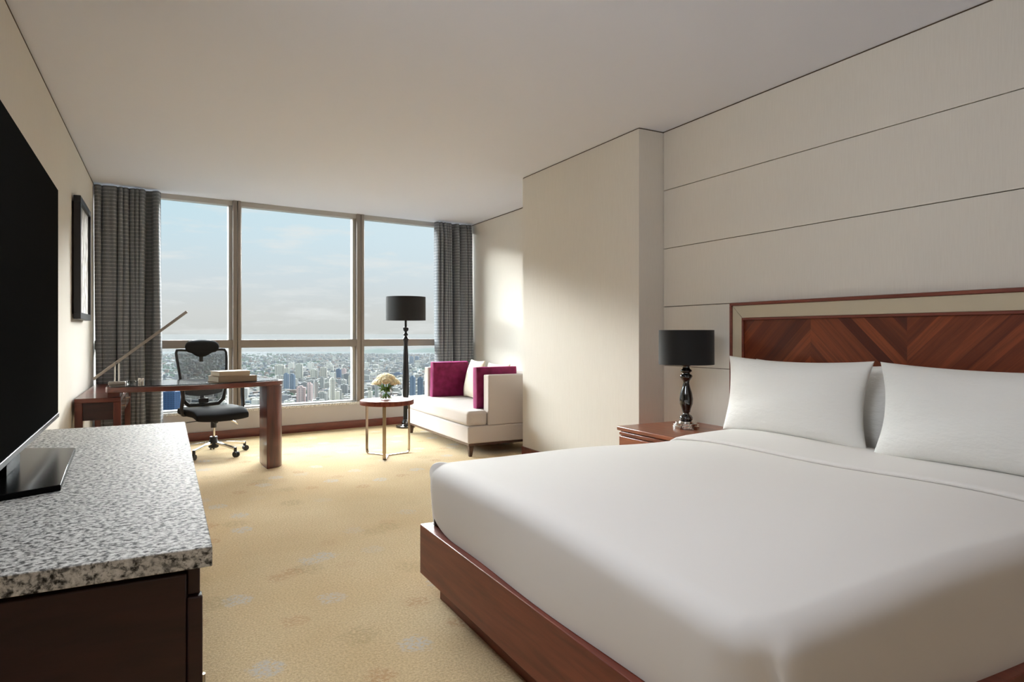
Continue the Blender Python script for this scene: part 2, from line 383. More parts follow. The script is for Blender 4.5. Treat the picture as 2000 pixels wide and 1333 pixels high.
for i in range(6):
    b = B(); box(b, XR, XR + .014, YB, CY0 - .004, zs[i] + (.002 if i else 0), zs[i + 1] - .002)
    new('wall_panel', b, 'wall_fabric', wr_, bevel=.0015, seg=1)
b = B(); box(b, CX, XN + .15, CY0, CY1, 0, HC - .008); struct(new('wall_column', b, 'wall_fabric'))
b = B(); box(b, XN, XN + .15, CY1, wy(XN) + .2, 0, HC - .01); struct(new('wall_alcove', b, 'wall_fabric'))
b = B(); box(b, XL - .15, XN + .15, YB - .15, YB, 0, HC); struct(new('wall_back', b, 'wall_fabric'))
# dark strips coloured as the shade of gaps where walls meet the ceiling
for n_, (x0, x1, y0, y1) in enumerate([(XL - .05, XL - .0005, YB, wy(XL) - .01), (XR + .0005, XR + .011, YB, CY0), (CX + .002, XN, CY0 + .002, CY1 - .002), (XN + .002, XN + .05, CY1, wy(XN))]):
    b = B(); box(b, x0, x1, y0, y1, HC - (.007 if n_ else .016), HC - .001); struct(new('trim_%d' % (n_ + 1), b, 'gap_dark'))
# baseboards
for nm, bx in {'left': (XL, XL + .015, YB, 7.5), 'right': (XR - .014, XR, YB, CY0), 'column': (CX - .014, CX, CY0 - .014, CY1), 'column_end': (CX - .014, XR - .014, CY0 - .014, CY0), 'alcove': (XN - .015, XN, CY1, wy(XN) - .02)}.items():
    b = B(); box(b, *bx, 0, .088); struct(new('baseboard_' + nm, b, 'baseboard_wood', bevel=.003, seg=1))

# window wall: work in a frame whose x runs along the wall
wa = math.atan(WS)
def winobj(name, b, mat, parent=None, **k):
    xform(b, Matrix.Translation((0, WY0, 0)) @ Matrix.Rotation(wa, 4, 'Z')); return new(name, b, mat, parent, **k)
k_ = math.cos(wa)
def wx(x): return x / k_
b = B(); box(b, wx(XL) - .15, wx(XN) + .15, 0, .12, 0, .285); struct(winobj('wall_window', b, 'wall_lower'))
b = B(); box(b, wx(XL) - .0, wx(XN) - .0, -.014, 0, 0, .092); struct(winobj('baseboard_window', b, 'baseboard_wood', bevel=.003, seg=1))
b = B(); box(b, wx(XL) - .02, wx(XN) - .0, -.018, .30, .287, .318); struct(winobj('trim_5', b, 'sill_stone', bevel=.004))
bays = [(wx(XL) - .1, wx(.656)), (wx(.735), wx(2.067)), (wx(2.158), wx(XN) + .1)]
for i, (a0, a1) in enumerate(bays):
    root = thing('window_%d' % (i + 1), '', ''); del root['label']; del root['category']; struct(root)
    b = B()
    for z0, z1 in ((.318, .335), (2.565, HC - .001)): box(b, a0, a1, .02, .12, z0, z1)
    box(b, a0, a0 + .02, .05, .13, .335, 2.565); box(b, a1 - .035, a1, .05, .13, .335, 2.565)
    winobj('window_frame', b, 'window_alu', root, bevel=.003, seg=1)
    b = B(); box(b, a0, a1, .0, .11, .992, 1.08); winobj('transom', b, 'window_alu_dark', root, bevel=.004, seg=1)
    for z0, z1 in ((.33, 1.0), (1.07, 2.57)):
        b = B(); box(b, a0 + .005, a1 - .005, .085, .091, z0, z1); winobj('glass_pane', b, 'window_glass', root)
for i, (a0, a1) in enumerate([(wx(.656), wx(.735)), (wx(2.067), wx(2.158))]):
    b = B(); m0 = (a0 + a1) / 2 + .005
    box(b, a0, m0 - .003, -.01, .13, .318, HC - .001); box(b, m0 + .003, a1, -.01, .13, .318, HC - .001); box(b, m0 - .004, m0 + .004, .01, .12, .318, HC - .001)
    struct(winobj('trim_%d' % (6 + i), b, 'window_alu_dark', bevel=.003, seg=1))
b = B(); box(b, wx(XL) - .2, wx(XN) + .2, .14, .2, HC - .02, HC + .3); struct(winobj('wall_lintel', b, 'window_alu'))

# curtains
def curtain(name, x0, x1, yoff, label, seed):
    rnd = random.Random(seed); b = B(); uvl = b.loops.layers.uv.new('UVMap'); n = 260; nz = 30
    Wd = x1 - x0; nf = Wd / .066; ph = [rnd.uniform(0, 6.28) for _ in range(6)]
    rows = []
    for j in range(nz + 1):
        z = .012 + (HC - .03) * j / nz; fz = j / nz; r = []
        for i in range(n + 1):
            u = i / n
            wv = u * nf + .55 * math.sin(u * 9 + ph[0]) + .2 * math.sin(u * 23 + ph[4]) + (1 - fz) * .25 * math.sin(u * 13 + ph[1] + fz * 2.2)
            amp = (.068 + .016 * math.sin(u * 17 + ph[2])) * (1 if fz < .95 else 1 - .5 * (fz - .95) / .05)
            a = math.sin(wv * 2 * PI); a = math.copysign(abs(a) ** .6, a)
            x = x0 + Wd * u + .020 * math.cos(wv * 2 * PI * 1) * (1 - .3 * fz) + .008 * math.sin(fz * 5 + u * 20) * (1 - fz)
            y = wy(x) - yoff + amp * a + .006 * math.sin(wv * 4 * PI + ph[3] + fz * 3)
            x = min(max(x, XL + .004), XN - .004)
            r.append((b.verts.new((x, y, z)), u * nf * .17, z))
        rows.append(r)
    for a, c in zip(rows, rows[1:]):
        for i in range(n):
            q = [a[i], a[i + 1], c[i + 1], c[i]]; f = b.faces.new([k[0] for k in q])
            for lp, k in zip(f.loops, q): lp[uvl].uv = (k[1], k[2])
    o = new(name, b, 'curtain_fabric', smooth=True)
    s = o.modifiers.new('cloth', 'SOLIDIFY'); s.thickness = .003
    return tag(o, label, 'curtain', 'curtains at the ends of the window')
curtain('curtain', XL + .012, -.035, .125, 'grey curtain with pale dashes, wider one behind the desk at the left of the window', 3)
curtain('curtain', 3.095, XN - .03, .125, 'narrow grey curtain with pale dashes at the right of the window behind the sofa', 5)

# ------------------------------------------------------------------ tv cabinet, television, picture
cab = thing('tv_cabinet', 'dark mahogany cabinet with a speckled grey granite top under the television', 'cabinet', (-.26, 2.31, 0))
def rel(b, o):
    xform(b, Matrix.Translation(-Vector(o.location))); return b
b = B(); box(b, XL + .018, .078, 1.336, 3.28, .712, .75); new('countertop', rel(b, cab), 'granite', cab, bevel=.002, label='speckled grey granite countertop')
b = B(); box(b, XL + .018, .035, 1.352, 3.262, .06, .700); new('body', rel(b, cab), 'cabinet_wood', cab, bevel=.003)
b = B(); box(b, XL + .05, .01, 1.37, 3.24, 0, .06); new('plinth', rel(b, cab), 'black_satin', cab)
b = B()
# front corner post with the notched, angled head
box(b, .036, .062, 1.350, 1.380, .03, .655)
new('corner_post', rel(b, cab), 'cabinet_wood', cab, bevel=.003)
b = B(); prism(b, [(.036, 1.36), (.058, 1.36), (.050, 3.26), (.036, 3.26)], .656, .712); new('top_rail', rel(b, cab), 'cabinet_wood', cab, bevel=.003)
for i in range(3):
    y0 = 1.40 + i * .615
    b = B(); box(b, .0355, .056, y0, y0 + .60, .10, .645); dr = new('door', rel(b, cab), 'cabinet_wood', cab, bevel=.003)
    b = B(); tube(b, [(.066, y0 + .05, .34), (.066, y0 + .05, .46)], .006); tube(b, [(.05, y0 + .05, .35), (.066, y0 + .05, .35)], .004); tube(b, [(.05, y0 + .05, .45), (.066, y0 + .05, .45)], .004)
    new('handle', rel(b, cab), 'brushed_nickel', dr)

ta = math.atan2(-.36 + .339, 2.99 - 1.884)
tv = thing('television', 'large flat black television on a glossy black stand on the granite top', 'television', (-.36, 2.99, .75), -ta)
# local: y along the screen (negative = toward the camera), x normal
TL = 1.535
b = B(); box(b, -.028, -.004, -TL, 0, .087, .950); new('back_shell', b, 'bezel', tv, bevel=.003)
b = B(); box(b, -.006, 0, -TL + .004, -.004, .100, .946); new('screen', b, 'screen_black', tv)
b = B(); box(b, -.012, .003, -TL, 0, .082, .0985); new('bottom_bezel', b, 'bezel_silver', tv, bevel=.002, label='silver strip along the lower edge of the screen')
b = B(); box(b, -.062, -.028, -TL + .25, -.25, .14, .55); new('rear_housing', b, 'bezel', tv, bevel=.012)
b = B(); prism(b, [(-.14, -.26), (.087, -.385), (.107, -1.005), (-.14, -1.13)], .000, .016); new('stand_base', b, 'stand_black', tv, bevel=.003, label='glossy black stand plate')
b = B(); box(b, -.055, -.03, -.83, -.62, .014, .20); new('stand_neck', b, 'stand_black', tv, bevel=.004)

pf = thing('framed_picture', 'black framed picture of grey marks hanging on the left wall by the curtain', 'picture', (XL, 6.19, 1.725))
b = B()
ym, zm = .385, .465
for (y0, y1, z0, z1) in ((-ym, ym, zm - .05, zm), (-ym, ym, -zm, -zm + .05), (-ym, -ym + .05, -zm + .05, zm - .05), (ym - .05, ym, -zm + .05, zm - .05)):
    box(b, .012, .058, y0, y1, z0, z1)
new('frame', b, 'frame_black', pf, bevel=.002, seg=1)
b = B(); box(b, .012, .040, -ym + .048, ym - .048, -zm + .048, zm - .048); new('artwork', b, 'artwork', pf)
b = B(); box(b, 0, .012, -ym + .04, ym - .04, -zm + .04, zm - .04); new('backing', b, 'gap_dark', pf)

# ------------------------------------------------------------------ desk and return
dk = thing('desk', 'round-ended mahogany desk with glossy top and a curved slab leg by the window', 'desk', (.2, 5.95, 0))
def arc(cx, cy, rx, ry, a0, a1, n):
    return [(cx + rx * math.cos(math.radians(a0 + (a1 - a0) * i / n)), cy + ry * math.sin(math.radians(a0 + (a1 - a0) * i / n))) for i in range(n + 1)]
top = [(-.40, 5.76), (-.385, 5.70), (-.34, 5.668), (-.2, 5.645), (.0, 5.632), (.2, 5.632), (.4, 5.668), (.56, 5.722), (.72, 5.782), (.82, 5.826), (.875, 5.865), (.905, 5.93), (.905, 6.02), (.87, 6.12), (.80, 6.22), (.72, 6.275), (.6, 6.30), (-.02, 6.30), (-.20, 6.30), (-.36, 6.29), (-.40, 6.25)]
b = B(); prism(b, top, .705, .745); new('desktop', rel(b, dk), 'mahogany_flat', dk, bevel=.006, seg=3)
cx_, cy_ = .25, 5.97
inset = [(cx_ + (x - cx_) * .965, cy_ + (y - cy_) * .94) for x, y in top]
b = B(); prism(b, inset, .7455, .7515); new('glass_top', rel(b, dk), 'gloss_black', dk, bevel=.0015, seg=1, label='dark glossy glass inlay')
b = B(); prism(b, [(.742, 6.16), (.742, 6.05), (.750, 5.90), (.757, 5.80), (.80, 5.815), (.845, 5.84), (.88, 5.875), (.898, 5.93), (.90, 6.0), (.885, 6.08), (.84, 6.16)], 0, .706); new('leg', rel(b, dk), 'mahogany', dk, bevel=.005)
b = B(); box(b, -.39, -.31, 5.82, 6.2, .662, .7055); new('support_block', rel(b, dk), 'mahogany_flat', dk)

rt = thing('console_table', 'low mahogany console with drawers along the left wall, tucked under the desk', 'table', (-.45, 6.6, 0))
x0, x1, y0, y1 = XL + .018, -.302, 5.80, 7.42
b = B(); box(b, x0, x1, y0, y1, .625, .66); new('tabletop', rel(b, rt), 'mahogany_flat', rt, bevel=.003)
b = B(); box(b, x0 + .02, x1 - .02, y0 + .02, y1 - .02, .49, .625); new('carcass', rel(b, rt), 'cabinet_wood', rt)
for (lx, ly) in ((x0, y0), (x1 - .05, y0), (x0, y1 - .05), (x1 - .05, y1 - .05)):
    b = B(); box(b, lx, lx + .05, ly, ly + .05, 0, .625); new('leg', rel(b, rt), 'mahogany', rt, bevel=.002, seg=1)
for i in range(2):
    b = B(); box(b, x1 - .022, x1 - .006, y0 + .07 + i * .75, y0 + .80 + i * .75, .495, .618); d_ = new('drawer', rel(b, rt), 'mahogany_gloss', rt, bevel=.002, seg=1)
    b = B(); yk = y0 + .43 + i * .75; tube(b, [(x1 - .008, yk, .556), (x1 + .012, yk, .556)], [.006, .009]); new('knob', rel(b, rt), 'brushed_nickel', d_)

# desk lamp: slim bar on a double post
dl = thing('desk_lamp', 'slim nickel bar desk lamp tilted on twin posts at the left end of the desk', 'lamp', (-.335, 5.92, .7515))
b = B(); box(b, -.055, .06, -.05, .05, 0, .022); new('base', b, 'brushed_nickel', dl, bevel=.003)
for s in (-.012, .014):
    b = B(); tube(b, [(s, 0, .02), (s, 0, .165)], .0065, 12); new('post', b, 'chrome', dl, smooth='angle')
b = B(); p0 = Vector((-.155, -.0, .045)); p1 = Vector((.49, -.0, .578)); 
strip(b, [p0, p1], .028, .022, (0, 1, 0)); new('light_bar', b, 'brushed_nickel', dl, bevel=.002)
b = B(); pc = p0.lerp(p1, .24); tube(b, [pc + Vector((0, -.018, -.004)), pc + Vector((0, .018, -.004))], .010, 12); new('pivot', b, 'chrome', dl, smooth='angle')
b = B(); d_ = (p1 - p0).normalized(); strip(b, [p0 + d_ * .60 + Vector((.004, 0, -.008)), p1 - d_ * .01 + Vector((.004, 0, -.008))], .018, .004, (0, 1, 0)); new('led_strip', b, 'shade_lining', dl)

# small items beside the lamp
pc_ = thing('paperclip_dish', 'small clear glass dish beside the desk lamp', 'dish', (-.235, 5.86, .7515))
b = B(); lathe(b, [(.026, 0), (.03, .004), (.032, .03), (.030, .03), (.027, .006), (.0001, .006)], 24); new('glass_bowl', b, 'vase_glass', pc_, smooth=True)
ph_ = thing('pen_holder', 'small silver pen holder on the desk to the right of the lamp', 'holder', (-.17, 5.93, .7515))
b = B(); lathe(b, [(.022, 0), (.022, .045), (.019, .045), (.019, .004), (.0001, .004)], 24); new('cup', b, 'chrome', ph_, smooth='angle')
b = B(); tube(b, [(-.005, 0, .006), (-.022, 0, .085)], .0035, 8); new('pen', b, 'black_satin', ph_)

# books
def book(label, loc, rz, w, d, h, mat):
    o = thing('book', label, 'book', loc, rz, 'books lying on the desk')
    b = B(); box(b, -w / 2, w / 2, -d / 2, d / 2, 0, .004); box(b, -w / 2, w / 2, -d / 2, d / 2, h - .004, h); box(b, -w / 2, w / 2, -d / 2 - .002, -d / 2 + .003, 0, h)
    new('cover', b, mat, o, bevel=.0015, seg=1)
    b = B(); box(b, -w / 2 + .006, w / 2 - .006, -d / 2 + .003, d / 2 - .006, .004, h - .004); new('pages', b, 'paper', o)
book('wider beige hardback lying flat on the desk under another book', (.495, 5.885, .7515), .33, .32, .22, .048, 'book_cover')
book('smaller beige hardback, topmost of the stack on the desk', (.478, 5.90, .8), .33, .255, .19, .038, 'book_cover_light')

# ------------------------------------------------------------------ office chair
ch = thing('office_chair', 'black mesh-backed swivel chair with headrest and chrome star base behind the desk', 'chair', (.405, 6.765, 0), math.radians(16))
# local: seat faces -Y
bs = bpy.data.objects.new('star_base', None)
b = B(); lathe(b, [(.03, .06), (.045, .07), (.045, .12), (.034, .135), (.034, .17)], 20); hub = new('hub', b, 'black_plastic', ch, smooth='angle')
for k in range(5):
    a = math.radians(k * 72 - 55 - 16); c_, s_ = math.cos(a), math.sin(a)
    b = B(); strip(b, [(c_ * .035, s_ * .035, .112), (c_ * .16, s_ * .16, .098), (c_ * .295, s_ * .295, .078)], .034, .022, (-s_, c_, 0)); lg = new('base_leg', b, 'chrome', ch, bevel=.005)
    b = B(); tube(b, [(c_ * .295, s_ * .295, .09), (c_ * .295, s_ * .295, .05)], .014, 12)
    for q in (-1, 1):
        w = .013 * q; lathe_b = [(c_ * .305 - s_ * (w - .008), s_ * .305 + c_ * (w - .008), .026), (c_ * .305 - s_ * (w + .008), s_ * .305 + c_ * (w + .008), .026)]
        tube(b, lathe_b, .026, 18)
    new('caster', b, 'black_plastic', lg, smooth='angle')
b = B(); tube(b, [(0, 0, .16), (0, 0, .33)], .014, 16); new('gas_cylinder', b, 'chrome', ch, smooth='angle')
b = B(); tube(b, [(0, 0, .255), (0, 0, .36)], .026, 16); new('cylinder_cover', b, 'black_plastic', ch, smooth='angle')
b = B(); box(b, -.07, .07, -.10, .14, .345, .395); tube(b, [(-.02, -.09, .33), (-.02, -.13, .33)], .025, 12); new('tilt_mechanism', b, 'black_plastic', ch, bevel=.012)
b = B(); tube(b, [(.05, -.02, .36), (.12, -.03, .33), (.19, -.03, .29), (.215, -.03, .27)], [.005, .006, .009, .006], 8); new('lever', b, 'chrome', ch, smooth=True, label='chrome height lever')
b = B(); tube(b, [(-.05, -.02, .36), (-.14, -.04, .335), (-.26, -.05, .33)], .004, 8); new('lever', b, 'black_plastic', ch, smooth=True)
b = B(); cushion(b, .50, .49, .085, n=16, ear=-.02, p=5, box_=.5)
for v in b.verts:
    x, y, z = v.co; f = z / .245  # z -> depth
    v.co = (x * (1 - .06 * max(0, f)), -.0 - z - .005, .402 + y - .03 * max(0, (f - .45)) ** 2 * 4 + .012 * abs(x / .25) ** 2)
new('seat', b, 'black_leather', ch, smooth=True, subsurf=1)
b = B(); box(b, -.20, .20, -.16, .20, .378, .40); new('seat_pan', b, 'black_plastic', ch, bevel=.01)
# back frame: outline tube in a tilted plane
def bp(x, z): # z height -> y lean
    t_ = (z - .45) / .55; return (x, .245 + .085 * t_ - .03 * math.sin(max(0, t_) * PI) + .035 * (1 - (x / .24) ** 2) * 1.0, z)
out = [(-.14, .455), (-.185, .50), (-.205, .60), (-.212, .70), (-.222, .80), (-.232, .90), (-.236, .96), (-.225, .988), (-.19, .992), (-.12, .985), (-.06, .972), (0, .958), (.06, .972), (.12, .985), (.19, .992), (.225, .988), (.236, .96), (.232, .90), (.222, .80), (.212, .70), (.205, .60), (.185, .50), (.14, .455), (0, .448), (-.14, .455)]
b = B(); path = [bp(x, z) for x, z in out]; tube(b, path, [.019 if z < .55 else .013 for x, z in out], 10, cap=False); 
b2 = new('back_frame', b, 'black_plastic', ch, smooth=True)
b = B(); n = 14; gr = []
for j in range(n + 1):
    z = .452 + (.985 - .452) * j / n
    xs = .15 + (.205 - .15) * min(1, (z - .452) / .12) if z < .57 else .205 + (.236 - .205) * (z - .57) / .40
    zz = lambda x, z: z if z < .94 else z - .028 * math.cos(min(1, abs(x) / .16) * PI / 2) * (z - .94) / .045
    gr.append([b.verts.new(bp(xs * (i / n * 2 - 1), zz(xs * (i / n * 2 - 1), z))) for i in range(n + 1)])
for j in range(n):
    for i in range(n): b.faces.new((gr[j][i], gr[j][i + 1], gr[j + 1][i + 1], gr[j + 1][i]))
new('back_mesh', b, 'chair_net', ch, smooth=True)
b = B(); cushion(b, .36, .115, .03, n=12, ear=-.05, p=3)
for v in b.verts:
    x, y, z = v.co; q = bp(x, .625 + z - .03 * (1 - (x / .18) ** 2)); v.co = (q[0], q[1] + .02 + y, q[2])
new('lumbar_pad', b, 'black_mesh_fabric', ch, smooth=True)
b = B(); box(b, -.045, .045, .255, .285, .47, .515); tube(b, [(0, .14, .385), (0, .25, .40), (0, .30, .46), (0, .32, .60)], [.022, .025, .022, .018], 10); new('back_bracket', b, 'black_plastic', ch, bevel=.008)
b = B(); strip(b, [(0, .345, 1.0), (0, .338, .93), (0, .335, .87)], .036, .016, (1, 0, 0)); new('headrest_stem', b, 'black_plastic', ch, bevel=.005)
b = B(); cushion(b, .255, .108, .10, n=18, ear=-.26, p=2.4)
for v in b.verts:
    x, y, z = v.co; v.co = (x, .335 + y + .03 * (1 - (x / .15) ** 2) - .03, 1.02 + z + (-.035 * max(0, 1 - (x / .09) ** 2) if z < -.05 else 0))
new('headrest', b, 'black_leather', ch, smooth=True)
for s in (-1, 1):
    b = B(); strip(b, [(s * .17, .03, .385), (s * .27, .02, .39), (s * .282, .01, .45), (s * .272, .0, .56), (s * .272, .0, .635)], .055, .02, (0, 1, 0)); ar = new('armrest_post', b, 'black_plastic', ch, bevel=.006)
    b = B(); box(b, s * .27 - .04, s * .27 + .04, -.13, .12, .634, .662); new('armrest_pad', b, 'black_leather', ar, bevel=.012, seg=3)

# ------------------------------------------------------------------ round side table, vase, roses
st = thing('side_table', 'round wood-topped side table on three bronze strap legs in front of the sofa', 'table', (1.84, 5.92, 0))
b = B(); lathe(b, [(.225, .482), (.248, .486), (.25, .492), (.25, .522), (.246, .5275), (.0001, .5275)], 64); new('tabletop', b, 'table_wood', st, smooth='angle')
for (fx, fy) in ((1.697, 6.123), (1.738, 5.677), (2.096, 5.969)):
    d_ = Vector((fx - 1.84, fy - 5.92, 0)).normalized(); r = .238
    w = d_.cross(Vector((0, 0, 1))); P_ = [d_ * (r) + Vector((0, 0, .484)), d_ * r + Vector((0, 0, .05)), d_ * (r - .004) + Vector((0, 0, .02)), d_ * (r - .018) + Vector((0, 0, .0055)), d_ * (r - .05) + Vector((0, 0, .0045)), d_ * .004 + Vector((0, 0, .0045))]
    b = B(); strip(b, P_, .032, .008, w); new('leg', b, 'brushed_bronze', st, bevel=.0015, seg=1)
vs = thing('flower_vase', 'small round clear glass vase of water on the side table', 'vase', (1.835, 5.93, .528))
b = B(); prof = [(.0001, .001), (.035, .001), (.052, .015), (.062, .045), (.062, .075), (.054, .1), (.046, .115), (.044, .115), (.052, .1), (.0595, .075), (.0595, .045), (.05, .018), (.034, .006), (.0001, .006)]
lathe(b, prof, 32, cap=False); new('glass_bowl', b, 'vase_glass', vs, smooth=True)
b = B(); lathe(b, [(.0001, .0065), (.034, .0065), (.0495, .0185), (.059, .045), (.059, .07), (.0001, .07)], 32, cap=False); new('water', b, 'water', vs, smooth=True)
def rose_mesh(seed):
    rnd = random.Random(seed); b = B()
    lathe(b, [(.0001, -.014), (.010, -.012), (.017, -.002), (.018, .010), (.012, .018), (.0001, .020)], 14)
    for ring, (np_, r0, hgt, opn) in enumerate([(3, .009, .024, .1), (4, .014, .024, .25), (5, .020, .022, .5), (6, .026, .018, .9)]):
        for k in range(np_):
            a0 = 2 * PI * (k + .5 * ring) / np_ + rnd.uniform(-.15, .15); g_ = []
            span = 2 * PI / np_ * .72
            for j in range(5):
                v = j / 4; row = []
                for i in range(6):
                    u = i / 5 * 2 - 1; a = a0 + u * span * (1 - .35 * v ** 3)
                    r = .008 + (r0 - .008) * min(1, v * 1.6) + opn * .010 * v ** 2.5 + .0018 * math.cos(u * 3)
                    z = -.014 + (hgt + .014) * (v ** .8) * (1 - .12 * u * u) - opn * .006 * v ** 4
                    row.append(b.verts.new((r * math.cos(a), r * math.sin(a), z)))
                g_.append(row)
            for j in range(4):
                for i in range(5): b.faces.new((g_[j][i], g_[j][i + 1], g_[j + 1][i + 1], g_[j + 1][i]))
    return b
rosebm = []
for i in range(3):
    b = rose_mesh(i); me = bpy.data.meshes.new('rose_bloom'); b.to_mesh(me); b.free(); me.materials.append(MATS['rose_petal'])
    for p in me.polygons: p.use_smooth = True
    rosebm.append(me)
heads = [(0, 0, .222)]
for k in range(6): heads.append((.052 * math.cos(k * PI / 3 + .3), .052 * math.sin(k * PI / 3 + .3), .206 + random.uniform(-.006, .006)))
for k in range(10): heads.append((.098 * math.cos(k * PI / 5), .098 * math.sin(k * PI / 5), .168 + random.uniform(-.010, .010)))
base = Vector(vs.location)
for i, hd in enumerate(heads):
    h = Vector(hd); o = thing('rose', 'cream white rose among those in the glass vase on the side table', 'flower', tuple(base), 0, 'cream roses in the glass vase')
    bl = bpy.data.objects.new('bloom', rosebm[i % 3]); COL.objects.link(bl); bl.parent = o; bl.location = h
    out_ = Vector((h.x, h.y, .11)).normalized(); bl.rotation_euler = out_.to_track_quat('Z', 'X').to_euler(); bl.scale = (1.3,) * 3
    ang = math.atan2(h.y, h.x) + PI; rr = .010 + .42 * math.hypot(h.x, h.y)
    b = B(); tube(b, [(rr * math.cos(ang), rr * math.sin(ang), .012), (h.x * .12, h.y * .12, .075), (h.x * .45, h.y * .45, .12), (h.x * .9, h.y * .9, h.z - .018)], .004, 6); new('stem', b, 'stem_green', o, smooth=True)
    b = B()
    for q in range(1):
        a = math.atan2(h.y, h.x) + random.uniform(-.9, .9) if i else random.uniform(0, 6); s0 = .052 + random.uniform(0, .012)
        p = Vector((.02 * math.cos(a), .02 * math.sin(a), .118)); d_ = Vector((math.cos(a), math.sin(a), -.25 - random.random() * .5)).normalized(); w = d_.cross(Vector((0, 0, 1))).normalized()
        vs_ = [b.verts.new(p), b.verts.new(p + d_ * .026 + w * .017 + Vector((0, 0, .004))), b.verts.new(p + d_ * s0 * 1.3 - Vector((0, 0, .006))), b.verts.new(p + d_ * .026 - w * .017 + Vector((0, 0, .004)))]
        b.faces.new(vs_)
    new('leaf', b, 'leaf_green', o)

# ------------------------------------------------------------------ lamps
fl = thing('floor_lamp', 'tall black turned floor lamp with a black drum shade between sofa and window', 'lamp', (2.60, 7.60, 0))
b = B(); lathe(b, [(.118, 0), (.12, .006), (.118, .022), (.10, .028), (.06, .032), (.05, .04), (.048, .075), (.04, .085), (.034, .1)], 40); new('base', b, 'black_lacquer', fl, smooth='angle')
b = B(); lathe(b, [(.034, .09), (.030, .12), (.028, .30), (.036, .31), (.036, .325), (.028, .335), (.040, .42), (.040, .6), (.034, .75), (.029, .9), (.024, 1.0), (.026, 1.05), (.034, 1.08), (.036, 1.085), (.026, 1.10), (.018, 1.12), (.028, 1.135), (.028, 1.145), (.016, 1.16), (.016, 1.175), (.032, 1.19), (.034, 1.215), (.034, 1.225), (.014, 1.232), (.014, 1.33)], 32)
new('post', b, 'black_paint', fl, smooth='angle')
def shade(parent, r, z0, z1, seg=48):
    b = B(); lathe(b, [(r, z0), (r * .995, z1), (r * .985, z1), (r * .99, z0), (r, z0)], seg, cap=False); new('lamp_shade', b, 'black_shade', parent, smooth='angle')
    b = B()
    for k in range(3):
        a = k * 2 * PI / 3; tube(b, [(0, 0, z1 - .02), (r * .985 * math.cos(a), r * .985 * math.sin(a), z1 - .012)], .0025, 6)
    tube(b, [(0, 0, z0 - .03), (0, 0, z1 - .015)], .006, 8)
    new('shade_frame', b, 'brushed_nickel', parent)
    b = B(); lathe(b, [(.0001, z0 + .03), (.012, z0 + .03), (.014, z0 + .06), (.03, z0 + .09), (.03, z0 + .11), (.018, z0 + .135), (.0001, z0 + .14)], 16, cap=False); new('bulb', b, 'paper', parent, smooth=True)
shade(fl, .243, 1.313, 1.600)

ns_ = thing('nightstand', 'warm brown nightstand with a drawer between the bed and the wall column', 'nightstand', (2.88, 3.10, 0))
b = B(); box(b, 2.585, 3.175, 2.80, 3.377, .523, .55); new('top', rel(b, ns_), 'nightstand_wood', ns_, bevel=.006, seg=3)
b = B(); box(b, 2.61, 3.17, 2.815, 3.362, .06, .523); new('body', rel(b, ns_), 'nightstand_wood', ns_, bevel=.002, seg=1)
b = B(); box(b, 2.64, 3.15, 2.84, 3.34, 0, .06); new('plinth', rel(b, ns_), 'cabinet_wood', ns_)
for z0, z1 in ((.496, .517), (.29, .488), (.08, .282)):
    b = B(); box(b, 2.592, 2.612, 2.818, 3.36, z0, z1); d_ = new('drawer' if z1 < .5 else 'moulding', rel(b, ns_), 'nightstand_wood', ns_, bevel=.003)
    if z1 < .5:
        b = B(); tube(b, [(2.593, 3.09, (z0 + z1) / 2), (2.572, 3.09, (z0 + z1) / 2)], [.007, .011], 12); new('knob', rel(b, ns_), 'brushed_nickel', d_, smooth='angle')

tl = thing('table_lamp', 'glossy black baluster table lamp with a black drum shade on the nightstand', 'lamp', (2.915, 3.09, .55))
b = B()
cnt = []
for i in range(64):
    a = 2 * PI * i / 64; r = .078 + .009 * (1 if math.cos(4 * a) > -.2 else -.6); cnt.append((r * math.cos(a), r * math.sin(a)))
prism(b, cnt, 0, .020); b3 = [(x * .86, y * .86) for x, y in cnt]; prism(b, b3, .0195, .034); lathe(b, [(.05, .0335), (.045, .046)], 32)
new('base', b, 'chrome', tl, bevel=.002, label='lobed chrome base')
b = B(); lathe(b, [(.030, .045), (.040, .052), (.042, .066), (.034, .08), (.020, .090), (.018, .098), (.026, .105), (.026, .11), (.030, .125), (.041, .155), (.043, .185), (.036, .225), (.024, .262), (.019, .285), (.022, .30), (.034, .318), (.040, .330), (.036, .338), (.024, .343), (.024, .352), (.036, .360), (.036, .368), (.024, .376), (.022, .392), (.034, .400), (.038, .414), (.036, .428), (.014, .432), (.012, .45)], 36)
new('baluster', b, 'black_lacquer', tl, smooth=True)
shade(tl, .172, .405, .622)

